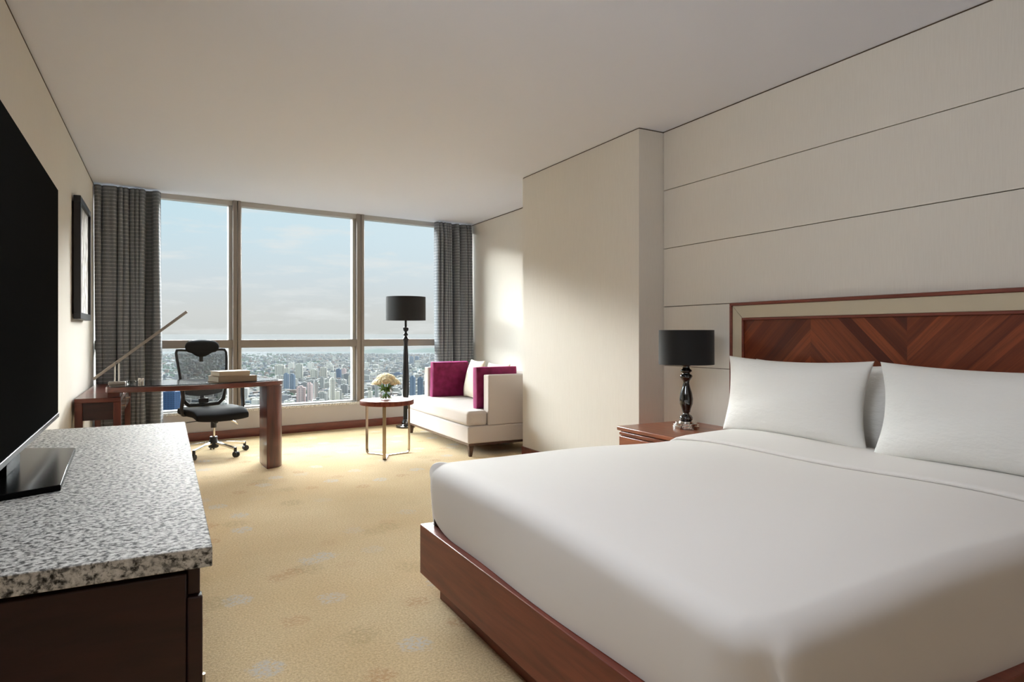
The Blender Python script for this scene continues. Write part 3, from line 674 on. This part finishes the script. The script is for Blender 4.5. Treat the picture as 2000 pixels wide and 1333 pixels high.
# ------------------------------------------------------------------ sofa and cushions
sf = thing('sofa', 'small pale beige upholstered sofa with low arms on dark legs by the wall', 'sofa', (2.9, 6.32, 0))
SY0, SY1 = 5.47, 7.18
b = B(); box(b, 2.475, 3.30, SY0, SY1, .122, .282); new('seat_base', rel(b, sf), 'sofa_fabric', sf, bevel=.012, seg=3)
b = B(); box(b, 2.485, 3.29, SY0 + .01, SY1 - .01, .10, .1225); new('rail', rel(b, sf), 'dark_rail', sf, bevel=.002, seg=1, label='dark wood rail')
for (lx, ly) in ((2.49, SY0 + .01), (2.49, SY1 - .06), (3.23, SY0 + .01), (3.23, SY1 - .06)):
    b = B(); a = [b.verts.new(p) for p in ((lx + .005, ly + .005, 0), (lx + .033, ly + .005, 0), (lx + .033, ly + .033, 0), (lx + .005, ly + .033, 0), (lx, ly, .101), (lx + .05, ly, .101), (lx + .05, ly + .05, .101), (lx, ly + .05, .101))]
    for f in ((3, 2, 1, 0), (4, 5, 6, 7), (0, 1, 5, 4), (1, 2, 6, 5), (2, 3, 7, 6), (3, 0, 4, 7)): b.faces.new([a[i] for i in f])
    new('leg', rel(b, sf), 'dark_rail', sf, bevel=.002, seg=1)
for y0, y1 in ((SY0, SY0 + .112), (SY1 - .115, SY1)):
    b = B(); box(b, 2.685, 3.17, y0, y1,   .2825, .757); new('arm', rel(b, sf), 'sofa_fabric', sf, bevel=.012, seg=3)
b = B(); box(b, 3.17, 3.30, SY0, SY1,   .2825, .757); new('backrest', rel(b, sf), 'sofa_fabric', sf, bevel=.015, seg=3)
b = B()
pts = [(2.47, SY0 + .005), (2.680, SY0 + .005), (2.680, SY0 + .118), (3.168, SY0 + .118), (3.168, SY1 - .12), (2.680, SY1 - .12), (2.680, SY1 - .005), (2.47, SY1 - .005)]
prism(b, pts, .284, .425); sc = new('seat_cushion', rel(b, sf), 'sofa_fabric', sf, bevel=.032, seg=5)

def place_cushion(name, label, cat, group, mat, w, h, t, loc, rz, tilt, **k):
    o = thing(name, label, cat, loc, rz, group)
    b = B(); cushion(b, w, h, t, **k); xform(b, Matrix.Translation((0, 0, h / 2)) ); xform(b, Matrix.Rotation(tilt, 4, 'X'))
    new('cover', b, mat, o, smooth=True)
    # piped seam around the edge
    return o
cg = 'burgundy box cushions at the sofa arms'
place_cushion('throw_cushion', 'square burgundy velvet cushion against the far arm of the sofa', 'cushion', cg, 'burgundy_velvet', .44, .40, .13, (2.905, 6.96, .424), 0, .06, n=18, ear=.0, p=6, box_=.55, seed=1)
place_cushion('throw_cushion', 'square burgundy velvet cushion leaning inside the near arm of the sofa', 'cushion', cg, 'burgundy_velvet', .44, .40, .13, (2.86, 5.675, .424), 0, -.02, n=18, ear=.0, p=6, box_=.55, seed=2)
cg = 'cream cushions on the sofa back'
place_cushion('throw_cushion', 'cream woven cushion leaning on the sofa back beside the far burgundy one', 'cushion', cg, 'cream_fabric', .46, .44, .15, (3.01, 6.60, .424), -PI / 2 - .1, -.22, n=18, ear=.07, seed=3, wr=.004)
place_cushion('throw_cushion', 'cream woven cushion half hidden behind the near burgundy cushion', 'cushion', cg, 'cream_fabric', .46, .42, .15, (3.04, 6.10, .424), -PI / 2 + .05, -.2, n=18, ear=.07, seed=4, wr=.004)

# ------------------------------------------------------------------ bed
BY0, BY1 = .80, 2.675
bed = thing('bed', 'wide low bed with a plain brown wooden box frame', 'bed', (2.05, 1.74, 0))
b = B(); box(b, .98, 1.03, BY0, BY1, .105, .318); new('footboard', rel(b, bed), 'mahogany_bed', bed, bevel=.003)
for y0 in (BY0, BY1 - .04):
    b = B(); box(b, 1.0305, 3.12, y0, y0 + .04, .105, .318); new('side_rail', rel(b, bed), 'mahogany_bed', bed, bevel=.003)
b = B(); box(b, 1.05, 3.12, BY0 + .06, BY1 + .03 - .09, 0, .106); new('plinth', rel(b, bed), 'mahogany_bed', bed)
b = B(); box(b, 1.07, 3.11, BY0 + .11, BY1 - .055, .20, .535); new('mattress', rel(b, bed), 'bed_linen', bed, bevel=.05, seg=4)

# duvet: rings from the middle of the top out to the hem
def rrect(t, hx, hy, r):
    """point on rounded rectangle perimeter, t in 0..1, starting at +x side middle going ccw"""
    segs = [('l', hy - r), ('c', r * PI / 2), ('l', 2 * (hx - r)), ('c', r * PI / 2), ('l', 2 * (hy - r)), ('c', r * PI / 2), ('l', 2 * (hx - r)), ('c', r * PI / 2), ('l', hy - r)]
    Lt = sum(s[1] for s in segs); d_ = (t % 1) * Lt
    k = 0
    while d_ > segs[k][1] and k < 8: d_ -= segs[k][1]; k += 1
    if k == 0: return hx, d_, 1, 0
    if k == 8: return hx, -(hy - r) + d_, 1, 0
    if k == 2: return hx - r - d_, hy, 0, 1
    if k == 4: return -hx, hy - r - d_, -1, 0
    if k == 6: return -(hx - r) + d_, -hy, 0, -1
    a = d_ / max(r, 1e-6); a0 = {1: 0, 3: PI / 2, 5: PI, 7: 3 * PI / 2}[k]; sx, sy = {1: (1, 1), 3: (-1, 1), 5: (-1, -1), 7: (1, -1)}[k]
    return sx * (hx - r) + r * math.cos(a0 + a), sy * (hy - r) + r * math.sin(a0 + a), math.cos(a0 + a), math.sin(a0 + a)
DX0, DX1, DY0, DY1 = .995, 2.86, .845, 2.672
ccx, ccy, hx, hy = (DX0 + DX1) / 2, (DY0 + DY1) / 2, (DX1 - DX0) / 2, (DY1 - DY0) / 2
def topz(x, y):
    u = (x - ccx) / hx; v = (y - ccy) / hy
    z = .612 - .028 * abs(v) ** 5 - .014 * (max(0, -u)) ** 5
    z += .006 * math.sin(3.1 * x + 1.3 * y) + .005 * math.sin(5.3 * y - 2.2 * x + 1) + .004 * math.sin(7 * x + 3 * y)
    return z
b = B(); NP = 1200; prof = []
R = .075
rings = []
ins = [.96, .84, .70, .56, .44, .34, .26, .19, .14]
for f in ins: rings.append(('in', f))
for k in range(9): rings.append(('ed', k / 8))
for k in range(1, 11): rings.append(('dn', k / 10))
grid = []
for kind, f in rings:
    row = []
    for i in range(NP):
        t = i / NP
        if kind == 'in':
            ix = hx - R - f * (hx - R) * .98; iy = hy - R - f * (hy - R) * .98
            px, py, nx, ny = rrect(t, hx - R, hy - R, .05)
            px *= ix / (hx - R); py *= iy / (hy - R); x, y = ccx + px, ccy + py; z = topz(x, y)
        else:
            px, py, nx, ny = rrect(t, hx - R, hy - R, .03)
            ex, ey = ccx + px, ccy + py; zt = topz(ex, ey)
            a = (f if kind == 'ed' else 1) * PI / 2
            fo = -nx  # toward the foot
            ro = R * (1 if nx < .5 else .3)
            x = ex + nx * ro * math.sin(a); y = ey + ny * ro * math.sin(a); z = zt - R * (1 - math.cos(a)) * .9
            if kind == 'dn':
                zb = .320 if nx < -.3 or abs(ny) > .5 else .40
                if ny < -.5: zb = .15
                if ny > .5: zb = .24
                z0_ = z; z = z0_ + (zb - z0_) * f
                if nx < -.3 and abs(ny) < .7: # foot side hangs slightly inward over the board
                    x += .006 * f * f + .006 * math.sin(y * 6 + 1) * f
                if ny < -.5: y += -.02 * f + .014 * math.sin(x * 5.5) * f
                if ny > .5: y -= .002 * f
        row.append([x, y, z, kind, f, nx, ny])
    grid.append(row)
# pleat at the near foot corner and pinched tip at the far foot corner
for row in grid:
    for q in row:
        x, y, z, kind, f, nx, ny = q
        if kind in ('dn', 'ed'):
            w = f if kind == 'dn' else 0
            kk = .45 + .55 * min(1, f * 4) if kind == 'dn' else .45 * max(0, (f - .3) / .7)
            if nx < -.05 and y < DY0 + .25:
                s_ = y - DY0 - .02
                q[0] += .062 * math.exp(-((s_ - .014) / (.02 if s_ < .014 else .055)) ** 2) * kk * (1 if s_ > .012 else max(0, (s_ + .02) / .032))
            if ny < -.05 and x < DX0 + .16:
                s_ = (x - DX0) / .16
                q[1] -= .016 * max(0, 1 - s_) * kk; q[0] -= .012 * max(0, 1 - s_ * 4) * kk
            if kind == 'dn' and nx < -.3 and y > DY1 - .34:
                s_ = (y - (DY1 - .34)) / .34; q[2] += .075 * s_ ** 2 * f; q[0] += .022 * s_ ** 2 * f * f
            if nx < -.5 and ny > .35 and kind == 'ed': k2 = math.sin(f * PI) * (abs(nx) * abs(ny) * 2) ** 1; q[0] -= .016 * k2; q[1] += .010 * k2; q[2] += .012 * k2
vrows = [[b.verts.new(q[:3]) for q in row] for row in grid]
b.faces.new(vrows[0])
for a, c in zip(vrows, vrows[1:]):
    for i in range(NP): b.faces.new((a[i], c[i], c[(i + 1) % NP], a[(i + 1) % NP]))
dv = thing('duvet', 'plain white duvet covering the bed and hanging over its sides', 'duvet', (1.95, 1.74, .6))
o = new('duvet_cover', rel(b, dv), 'bed_linen', dv, smooth=True)
# turned-down sheet band in front of the pillows
b = B(); NX, NY = 14, 60; pr = []
for i in range(NX + 1):
    x = 2.40 + .48 * i / NX; row = []
    for j in range(NY + 1):
        s_ = j / NY; tot = (DY1 - DY0) + 2 * .12; d_ = s_ * tot - .12 ; yy_ = DY0 + d_
        lift = .013 + .004 * min(1, i / 2)
        if d_ < R * .9: 
            e = (R * .9 - d_); a = min(PI / 2, e / (R * .9) * 1.2); y = DY0 + R - (R + lift) * math.sin(a); z = topz(x, DY0 + R) - R * .9 * (1 - math.cos(a)) + lift - max(0, e - R * 1.2) * .9
        elif d_ > (DY1 - DY0) - R * .9:
            e = d_ - ((DY1 - DY0) - R * .9); a = min(PI / 2, e / (R * .9) * 1.2); y = DY1 - R + (R + lift) * math.sin(a); z = topz(x, DY1 - R) - R * .9 * (1 - math.cos(a)) + lift - max(0, e - R * 1.2) * .9
        else: y = yy_; z = topz(x, y) + lift
        row.append(b.verts.new((x, y, z)))
    pr.append(row)
for a, c in zip(pr, pr[1:]):
    for j in range(NY): b.faces.new((a[j], c[j], c[j + 1], a[j + 1]))
bnd = new('turned_down_sheet', rel(b, dv), 'bed_linen', dv, smooth=True)
s_ = bnd.modifiers.new('cloth', 'SOLIDIFY'); s_.thickness = .012; s_.offset = -1

def pillow(label, loc, rz, tilt, w, h, t, seed, group='white bed pillows'):
    o = thing('pillow', label, 'pillow', loc, rz, group)
    b = B(); cushion(b, w, h, t, n=26, ear=.10, p=2.6, wr=.006, seed=seed); xform(b, Matrix.Translation((0, 0, h / 2))); xform(b, Matrix.Rotation(tilt, 4, 'X'))
    new('pillowcase', b, 'pillow_linen', o, smooth=True); return o
pillow('white pillow nearest the table lamp, in front of its pair', (2.84, 2.275, .60), -PI / 2 + .02, -.13, .86, .425, .22, 11)
pillow('white front pillow at the right edge of the photo', (2.80, 1.325, .60), -PI / 2 - .03, -.13, .95, .425, .22, 12)
pillow('white pillow behind the one nearest the lamp, only a corner showing', (3.01, 2.23, .575), -PI / 2, -.13, .88, .43, .14, 13)
pillow('white pillow behind the front pillow at the right edge of the photo', (3.01, 1.32, .575), -PI / 2, -.13, .93, .43, .14, 14)

# headboard on the wall
hb = thing('headboard', 'wall-mounted headboard of herringbone wood with a pale fabric border', 'headboard', (3.193, 1.74, 0))
HY0, HY1, HT = .53, 2.955, 1.343
def frame_rect(b, x0, x1, y0, y1, z0, z1, w):
    box(b, x0, x1, y0, y1, z1 - w, z1); box(b, x0, x1, y0, y0 + w, z0, z1 - w); box(b, x0, x1, y1 - w, y1, z0, z1 - w)
b = B(); frame_rect(b, 3.150, 3.193, HY0, HY1, .20, HT, .018); new('outer_trim', rel(b, hb), 'mahogany_bed', hb, bevel=.003)
b = B(); w_ = .078
o0, o1, zt = HY0 + .018, HY1 - .018, HT - .018
def quad_prism(b, pts, x0, x1):
    a = [b.verts.new((x0, y, z)) for y, z in pts]; c = [b.verts.new((x1, y, z)) for y, z in pts]; n = len(pts)
    b.faces.new(a); b.faces.new(c[::-1])
    for i in range(n): b.faces.new((a[i], c[i], c[(i + 1) % n], a[(i + 1) % n]))
g_ = .0012
for pts in ([(o1 - g_, zt), (o0 + g_, zt), (o0 + w_ + g_, zt - w_), (o1 - w_ - g_, zt - w_)], [(o1, zt - g_), (o1 - w_, zt - w_ - g_), (o1 - w_, .2), (o1, .2)], [(o0, zt - g_), (o0, .2), (o0 + w_, .2), (o0 + w_, zt - w_ - g_)]):
    quad_prism(b, pts, 3.158, 3.193)
new('fabric_border', rel(b, hb), 'headboard_fabric', hb, bevel=.003, label='pale beige fabric border')
b = B(); frame_rect(b, 3.152, 3.193, o0 + w_, o1 - w_, .20, zt - w_, .014); new('inner_trim', rel(b, hb), 'mahogany_bed', hb, bevel=.002)
b = B(); box(b, 3.165, 3.193, o0 + w_ + .014, o1 - w_ - .014, .2, zt - w_ - .014); new('veneer_panel', rel(b, hb), 'herringbone_veneer', hb)

# ------------------------------------------------------------------ the city far below (tower hotel, about 250 m up)
GZ = -248.0
HAZE = .00009
cY, sY = math.cos(YAW), math.sin(YAW)
def ground(az_px, depth):
    """azimuth given as offset in a 1261-unit focal plane, depth in metres along the view axis"""
    a = az_px / 1261.0 * depth; return (a * cY + depth * sY, -a * sY + depth * cY)
m = M('city_ground', (120, 130, 125), .95, spec=.05); g = G(m); v = g.coord((1, 1, 1))
n1 = g.noise(v, .0011, 5, .6); n2 = g.noise(v, .006, 6, .75); n3 = g.noise(v, .03, 3, .7)
gc = g.ramp(n1, [(.40, (62, 80, 80)), (.47, (74, 90, 92)), (.52, (98, 102, 106)), (.62, (110, 112, 114))])
gc = g.mix(g.mr(n2, .52, .66, 0, .7), gc, (134, 132, 130)); gc = g.mix(g.mr(n3, .55, .7, 0, .5), gc, (58, 76, 72)); g.col(gc)
def citymat(name, c0, c1, win, rows=.3, colsn=.25):
    m = M(name, c0, .8, spec=.2); g = G(m)
    oi = g.n('ShaderNodeObjectInfo'); geo = g.n('ShaderNodeNewGeometry')
    rnd = g.math('FRACT', g.math('ADD', oi.outputs['Random'], geo.outputs['Random Per Island']))
    tcn = g.n('ShaderNodeTexCoord'); sp = g.n('ShaderNodeSeparateXYZ'); g.l(tcn.outputs['Object'], sp.inputs[0])
    sn = g.n('ShaderNodeSeparateXYZ'); g.l(geo.outputs['Normal'], sn.inputs[0])
    wl = g.math('LESS_THAN', g.math('ABSOLUTE', sn.outputs[2]), .5)
    rz = g.math('GREATER_THAN', g.math('FRACT', g.math('MULTIPLY', sp.outputs[2], rows)), .45)
    hc = g.math('GREATER_THAN', g.math('FRACT', g.math('MULTIPLY', g.math('ADD', sp.outputs[0], g.math('MULTIPLY', sp.outputs[1], .9)), colsn)), .4)
    k = g.math('MULTIPLY', g.math('MULTIPLY', rz, hc), wl)
    g.col(g.mix(g.math('MULTIPLY', k, .65), g.mix(rnd, c0, c1), win)); return m
citymat('city_pale', (215, 212, 200), (196, 186, 172), (96, 104, 112), .28, .12)
citymat('city_blue', (84, 108, 134), (104, 124, 146), (50, 72, 100), .25, .10)
citymat('city_glass_blue', (20, 66, 108), (26, 72, 112), (10, 44, 84), .25, .16)
citymat('city_pink', (206, 176, 172), (222, 196, 192), (92, 92, 104), .30, .11)
citymat('city_grey', (146, 146, 144), (168, 166, 160), (84, 88, 94), .32, .12)
citymat('city_mix', (226, 220, 208), (112, 114, 120), (84, 90, 98), .3, .13)
m = M('city_stuff', (190, 184, 176), .85, spec=.1); g = G(m); geo = g.n('ShaderNodeNewGeometry')
sn = g.n('ShaderNodeSeparateXYZ'); g.l(geo.outputs['Normal'], sn.inputs[0])
rc = g.ramp(geo.outputs['Random Per Island'], [(0, (146, 142, 138)), (.25, (112, 112, 114)), (.42, (152, 146, 136)), (.55, (134, 112, 102)), (.66, (98, 106, 116)), (.8, (164, 162, 158)), (.93, (84, 98, 110))], 'CONSTANT'); g.col(rc)
M('hill_green', (44, 76, 66), .95, spec=.05); M('tree_green', (62, 88, 66), .9, spec=.05)
b = B(); f0 = [ground(-2600, 120), ground(2400, 120), ground(2400, 8900), ground(-2600, 8900)]
b.faces.new([b.verts.new((x, y, GZ)) for x, y in f0]); r_ = new('city_ground', b, 'city_ground'); r_['kind'] = 'structure'

def bblock(b, w, d, h, style, seed):
    rnd = random.Random(seed)
    if style == 'slab':
        box(b, -w / 2, w / 2, -d / 2, d / 2, 0, h)
    elif style == 'round':
        lathe(b, [(w / 2, 0), (w / 2, h), (w / 2 * .8, h + 1)], 20)
    else:  # stepped plan
        box(b, -w / 2, w / 2, -d * .35, d * .35, 0, h); box(b, -w * .3, w * .3, -d / 2, d / 2, 0, h * .985)
def tower(x0, x1, ytop, ybase, mat, style, label, yaw=.2, name='tower_block', cat='building'):
    dep = -GZ * 1261 / (ybase - 652) ; dep = (1.15 - GZ) * 1261 / (ybase - 652)
    xc = (x0 + x1) / 2 - 1000; w = (x1 - x0) / 1261 * dep * .8; h = (ybase - ytop) / 1261 * dep
    gx, gy = ground(xc, dep)
    OCC.append((gx, gy, w * .75))
    o = thing(name, label, cat, (gx, gy, GZ), -YAW + yaw, 'high rises seen through the window')
    b = B(); bblock(b, w, w * .7, h, style, int(x0)); new('walls', b, mat, o)
    b = B()
    if style == 'round': lathe(b, [(w * .3, h + .9), (w * .3, h + 6)], 16)
    else: box(b, -w * .22, w * .22, -w * .15, w * .15, h, h + 5); box(b, -w * .42, -w * .3, -w * .12, w * .05, h, h + 3.5)
    new('roof_house', b, mat, o)
OCC = []
T = [
 (536, 558, 714, 746, 'city_pale', 'step', 'cream apartment tower standing left of the central cluster in the middle pane'),
 (556, 566, 720, 746, 'city_pale', 'slab', 'narrow cream block squeezed between two wider cream towers'),
 (576, 593, 712, 745, 'city_pale', 'step', 'tall cream tower behind the blue-grey pair in the middle pane'),
 (554, 565, 731, 768, 'city_blue', 'slab', 'left one of the blue-grey twin towers in the middle pane'),
 (566, 577, 733, 768, 'city_blue', 'slab', 'right one of the blue-grey twin towers in the middle pane'),
 (603, 610, 708, 720, 'city_pale', 'slab', 'lone thin white tower far away above the middle cluster'),
 (605, 621, 723, 743, 'city_pale', 'step', 'cream slab block in the middle distance below the lone white tower'),
 (624, 640, 719, 742, 'city_pale', 'step', 'white and cream tower pair right of the middle cluster'),
 (656, 667, 722, 743, 'city_glass_blue', 'slab', 'bright blue glass tower near the right edge of the middle pane'),
 (667, 677, 721, 736, 'city_pink', 'slab', 'pinkish block just right of the blue glass tower'),
 (578, 598, 757, 803, 'city_pink', 'step', 'pink and white tower rising over the sill in the foreground'),
 (599, 611, 750, 803, 'city_pink', 'slab', 'tall pink-edged slab beside the pink and white tower'),
 (611, 623, 746, 800, 'city_grey', 'round', 'round grey tower with a flat top next to the pink slab'),
 (621, 641, 768, 804, 'city_grey', 'slab', 'wide grey office block at the sill between round towers'),
 (642, 656, 741, 796, 'city_pale', 'round', 'cylindrical cream tower right of the wide grey office block'),
 (625, 634, 739, 764, 'city_grey', 'slab', 'slim grey block behind the round towers'),
 (680, 688, 735, 762, 'city_pale', 'slab', 'pale slab near the mullion at the right of the middle pane'),
 (716, 727, 699, 715, 'city_grey', 'step', 'hazy pair of far towers at the left of the right pane'),
 (799, 808, 697, 712, 'city_blue', 'slab', 'far bluish tower left of its twin under the hills'),
 (810, 819, 697, 712, 'city_blue', 'slab', 'far bluish tower right of its twin under the hills'),
 (809, 823, 705, 714, 'city_pale', 'step', 'low white block in front of the far bluish twins'),
 (768, 787, 729, 737, 'city_glass_blue', 'slab', 'low wide blue roofed block behind the floor lamp'),
 (800, 812, 737, 800, 'city_blue', 'slab', 'near grey-blue striped tower just right of the floor lamp'),
 (814, 828, 739, 800, 'city_blue', 'step', 'near grey-blue striped tower beside the sofa arm'),
 (718, 728, 765, 800, 'city_pale', 'slab', 'pale block seen left of the roses'),
 (732, 740, 752, 790, 'city_grey', 'slab', 'grey block just left of the roses'),
 (318, 351, 765, 900, 'city_glass_blue', 'slab', 'near dark blue glass tower beside the left curtain below the desk'),
]
for q in T: tower(*q[:6], q[6], yaw=.12 if q[5] == 'step' else -.15)
# low blocks: shared meshes, one object each
lows = []
for i in range(6):
    b = B(); rnd = random.Random(i + 50); w, d_, h = rnd.uniform(20, 34), rnd.uniform(16, 26), rnd.uniform(24, 52)
    box(b, -w / 2, w / 2, -d_ / 2, d_ / 2, 0, h); box(b, -w * .2, w * .1, -d_ * .2, d_ * .2, h, h + 4)
    bmesh.ops.recalc_face_normals(b, faces=b.faces); me = bpy.data.meshes.new('city_block'); b.to_mesh(me); b.free(); me.materials.append(MATS['city_mix']); lows.append(me)
rnd = random.Random(99); cnt = 0
while cnt < 230:
    yb = 705 + 110 * rnd.random() ** 1.1; xx = rnd.uniform(430, 845) if rnd.random() < .93 else rnd.uniform(330, 430)
    if 478 < xx < 540 and yb < 745: continue
    if xx < 540 and yb < 740: continue
    dep = (1.15 - GZ) * 1261 / (yb - 652); gx, gy = ground(xx - 1000, dep)
    if any((gx - a) ** 2 + (gy - c) ** 2 < (q + 26) ** 2 for a, c, q in OCC): continue
    OCC.append((gx, gy, 24))
    o = bpy.data.objects.new('city_block', lows[cnt % 6]); COL.objects.link(o); o.location = (gx, gy, GZ); o.rotation_euler = (0, 0, rnd.uniform(-.5, .5) - YAW); s_ = rnd.uniform(.7, 1.25); o.scale = (s_, s_, rnd.uniform(.5, 1.3))
    tag(o, 'small pale mid-rise block among many in the hazy city outside the window', 'building', 'mid-rise city blocks outside the window'); cnt += 1
b = B(); rnd = random.Random(5)
for i in range(17000):
    yb = 694 + 118 * rnd.random() ** 1.5; xx = rnd.uniform(300, 860)
    if i > 9000: yb = 694 + 230 * rnd.random() ** 1.3; xx = rnd.uniform(-150, 1250)
    if i > 9000 and 300 < xx < 860 and yb < 812: continue
    dep = (1.15 - GZ) * 1261 / (yb - 652)
    if xx < 560 and rnd.random() < .7 and yb < 742: continue
    if math.sin(xx * .05 + yb * .11) + math.sin(yb * .3 + xx * .013) > 1.25: continue
    gx, gy = ground(xx - 1000, dep); w = rnd.uniform(5, 13)
    if any((gx - a) ** 2 + (gy - c) ** 2 < (q + 13) ** 2 for a, c, q in OCC): continue
    d_ = rnd.uniform(5, 13); h = rnd.uniform(7, 22); a = rnd.uniform(-.4, .4) - YAW; ca, sa = math.cos(a), math.sin(a)
    vs_ = box(b, -w, w, -d_, d_, GZ - .5, GZ + h)
    for v in vs_: x, y = v.co.x, v.co.y; v.co.x = gx + x * ca - y * sa; v.co.y = gy + x * sa + y * ca
o = new('low_houses', b, 'city_stuff'); tag(o, 'dense carpet of small low houses spreading across the city below', 'houses'); o['kind'] = 'stuff'
b = B(); rnd = random.Random(8)
for i in range(4200):
    yb = 692 + 110 * rnd.random() ** 1.3; xx = rnd.uniform(300, 860)
    if i > 2600: xx = rnd.uniform(-150, 1250); yb = 692 + 200 * rnd.random()
    dep = (1.15 - GZ) * 1261 / (yb - 652)
    if not (math.sin(xx * .05 + yb * .11) + math.sin(yb * .3 + xx * .013) > .9 or (xx < 560 and yb < 742)): continue
    gx, gy = ground(xx - 1000, dep); r = rnd.uniform(7, 16)
    vs_ = [b.verts.new((gx + r * math.cos(k * PI / 3), gy + r * math.sin(k * PI / 3), GZ)) for k in range(6)]; tp = [b.verts.new((gx + .6 * r * math.cos(k * PI / 3), gy + .6 * r * math.sin(k * PI / 3), GZ + r * .8)) for k in range(6)]
    b.faces.new(tp)
    for k in range(6): b.faces.new((vs_[k], vs_[(k + 1) % 6], tp[(k + 1) % 6], tp[k]))
o = new('city_trees', b, 'tree_green'); tag(o, 'dark green tree cover filling gaps between the far houses', 'trees'); o['kind'] = 'stuff'
# hills at the right horizon
def hill(pts, dep, label):
    b = B(); n = len(pts); rows = []
    for k, (dd, f) in enumerate(((0, 0), (250, .45), (600, 1), (1100, .4), (1500, 0))):
        row = []
        for (xp, yt) in pts:
            gx, gy = ground(xp - 1000, dep + dd); zt = 1.15 - (yt - 652) / 1261 * (dep + 600)
            row.append(b.verts.new((gx, gy, GZ + (zt - GZ) * f)))
        rows.append(row)
    for a, c in zip(rows, rows[1:]):
        for i in range(n - 1): b.faces.new((a[i], a[i + 1], c[i + 1], c[i]))
    o = new('hill', b, 'hill_green', smooth=True, subsurf=1); tag(o, label, 'hill', 'hills on the horizon')
hill([(690, 690), (712, 684), (730, 680), (748, 679), (764, 683), (776, 687), (784, 690)], 8300, 'broad hazy green hill on the horizon left of the floor lamp')
hill([(786, 690), (802, 685), (818, 681), (832, 679), (850, 677), (880, 682), (900, 690)], 8500, 'hazy green hill on the horizon between the floor lamp and right curtain')

# haze lying over the city
m = bpy.data.materials.new('city_haze'); m.use_nodes = True; t = m.node_tree; t.nodes.clear()
o_ = t.nodes.new('ShaderNodeOutputMaterial'); vs_ = t.nodes.new('ShaderNodeVolumeScatter'); vs_.inputs['Color'].default_value = (.93, .97, 1, 1); vs_.inputs['Density'].default_value = HAZE; vs_.inputs['Anisotropy'].default_value = 0
va_ = t.nodes.new('ShaderNodeVolumeAbsorption'); va_.inputs['Color'].default_value = (0, 0, 0, 1); va_.inputs['Density'].default_value = HAZE * .70; vs_.inputs['Density'].default_value = HAZE * .30; ad_ = t.nodes.new('ShaderNodeAddShader')
t.links.new(vs_.outputs[0], ad_.inputs[0]); t.links.new(va_.outputs[0], ad_.inputs[1]); t.links.new(ad_.outputs[0], o_.inputs['Volume']); MATS['city_haze'] = m
b = B(); prism(b, [ground(-3200, 900), ground(3200, 900), ground(3200, 10500), ground(-3200, 10500)], GZ - 2, -6)
o = new('haze_layer', b, 'city_haze'); tag(o, 'thin pale haze lying over the distant city', 'haze'); o['kind'] = 'stuff'
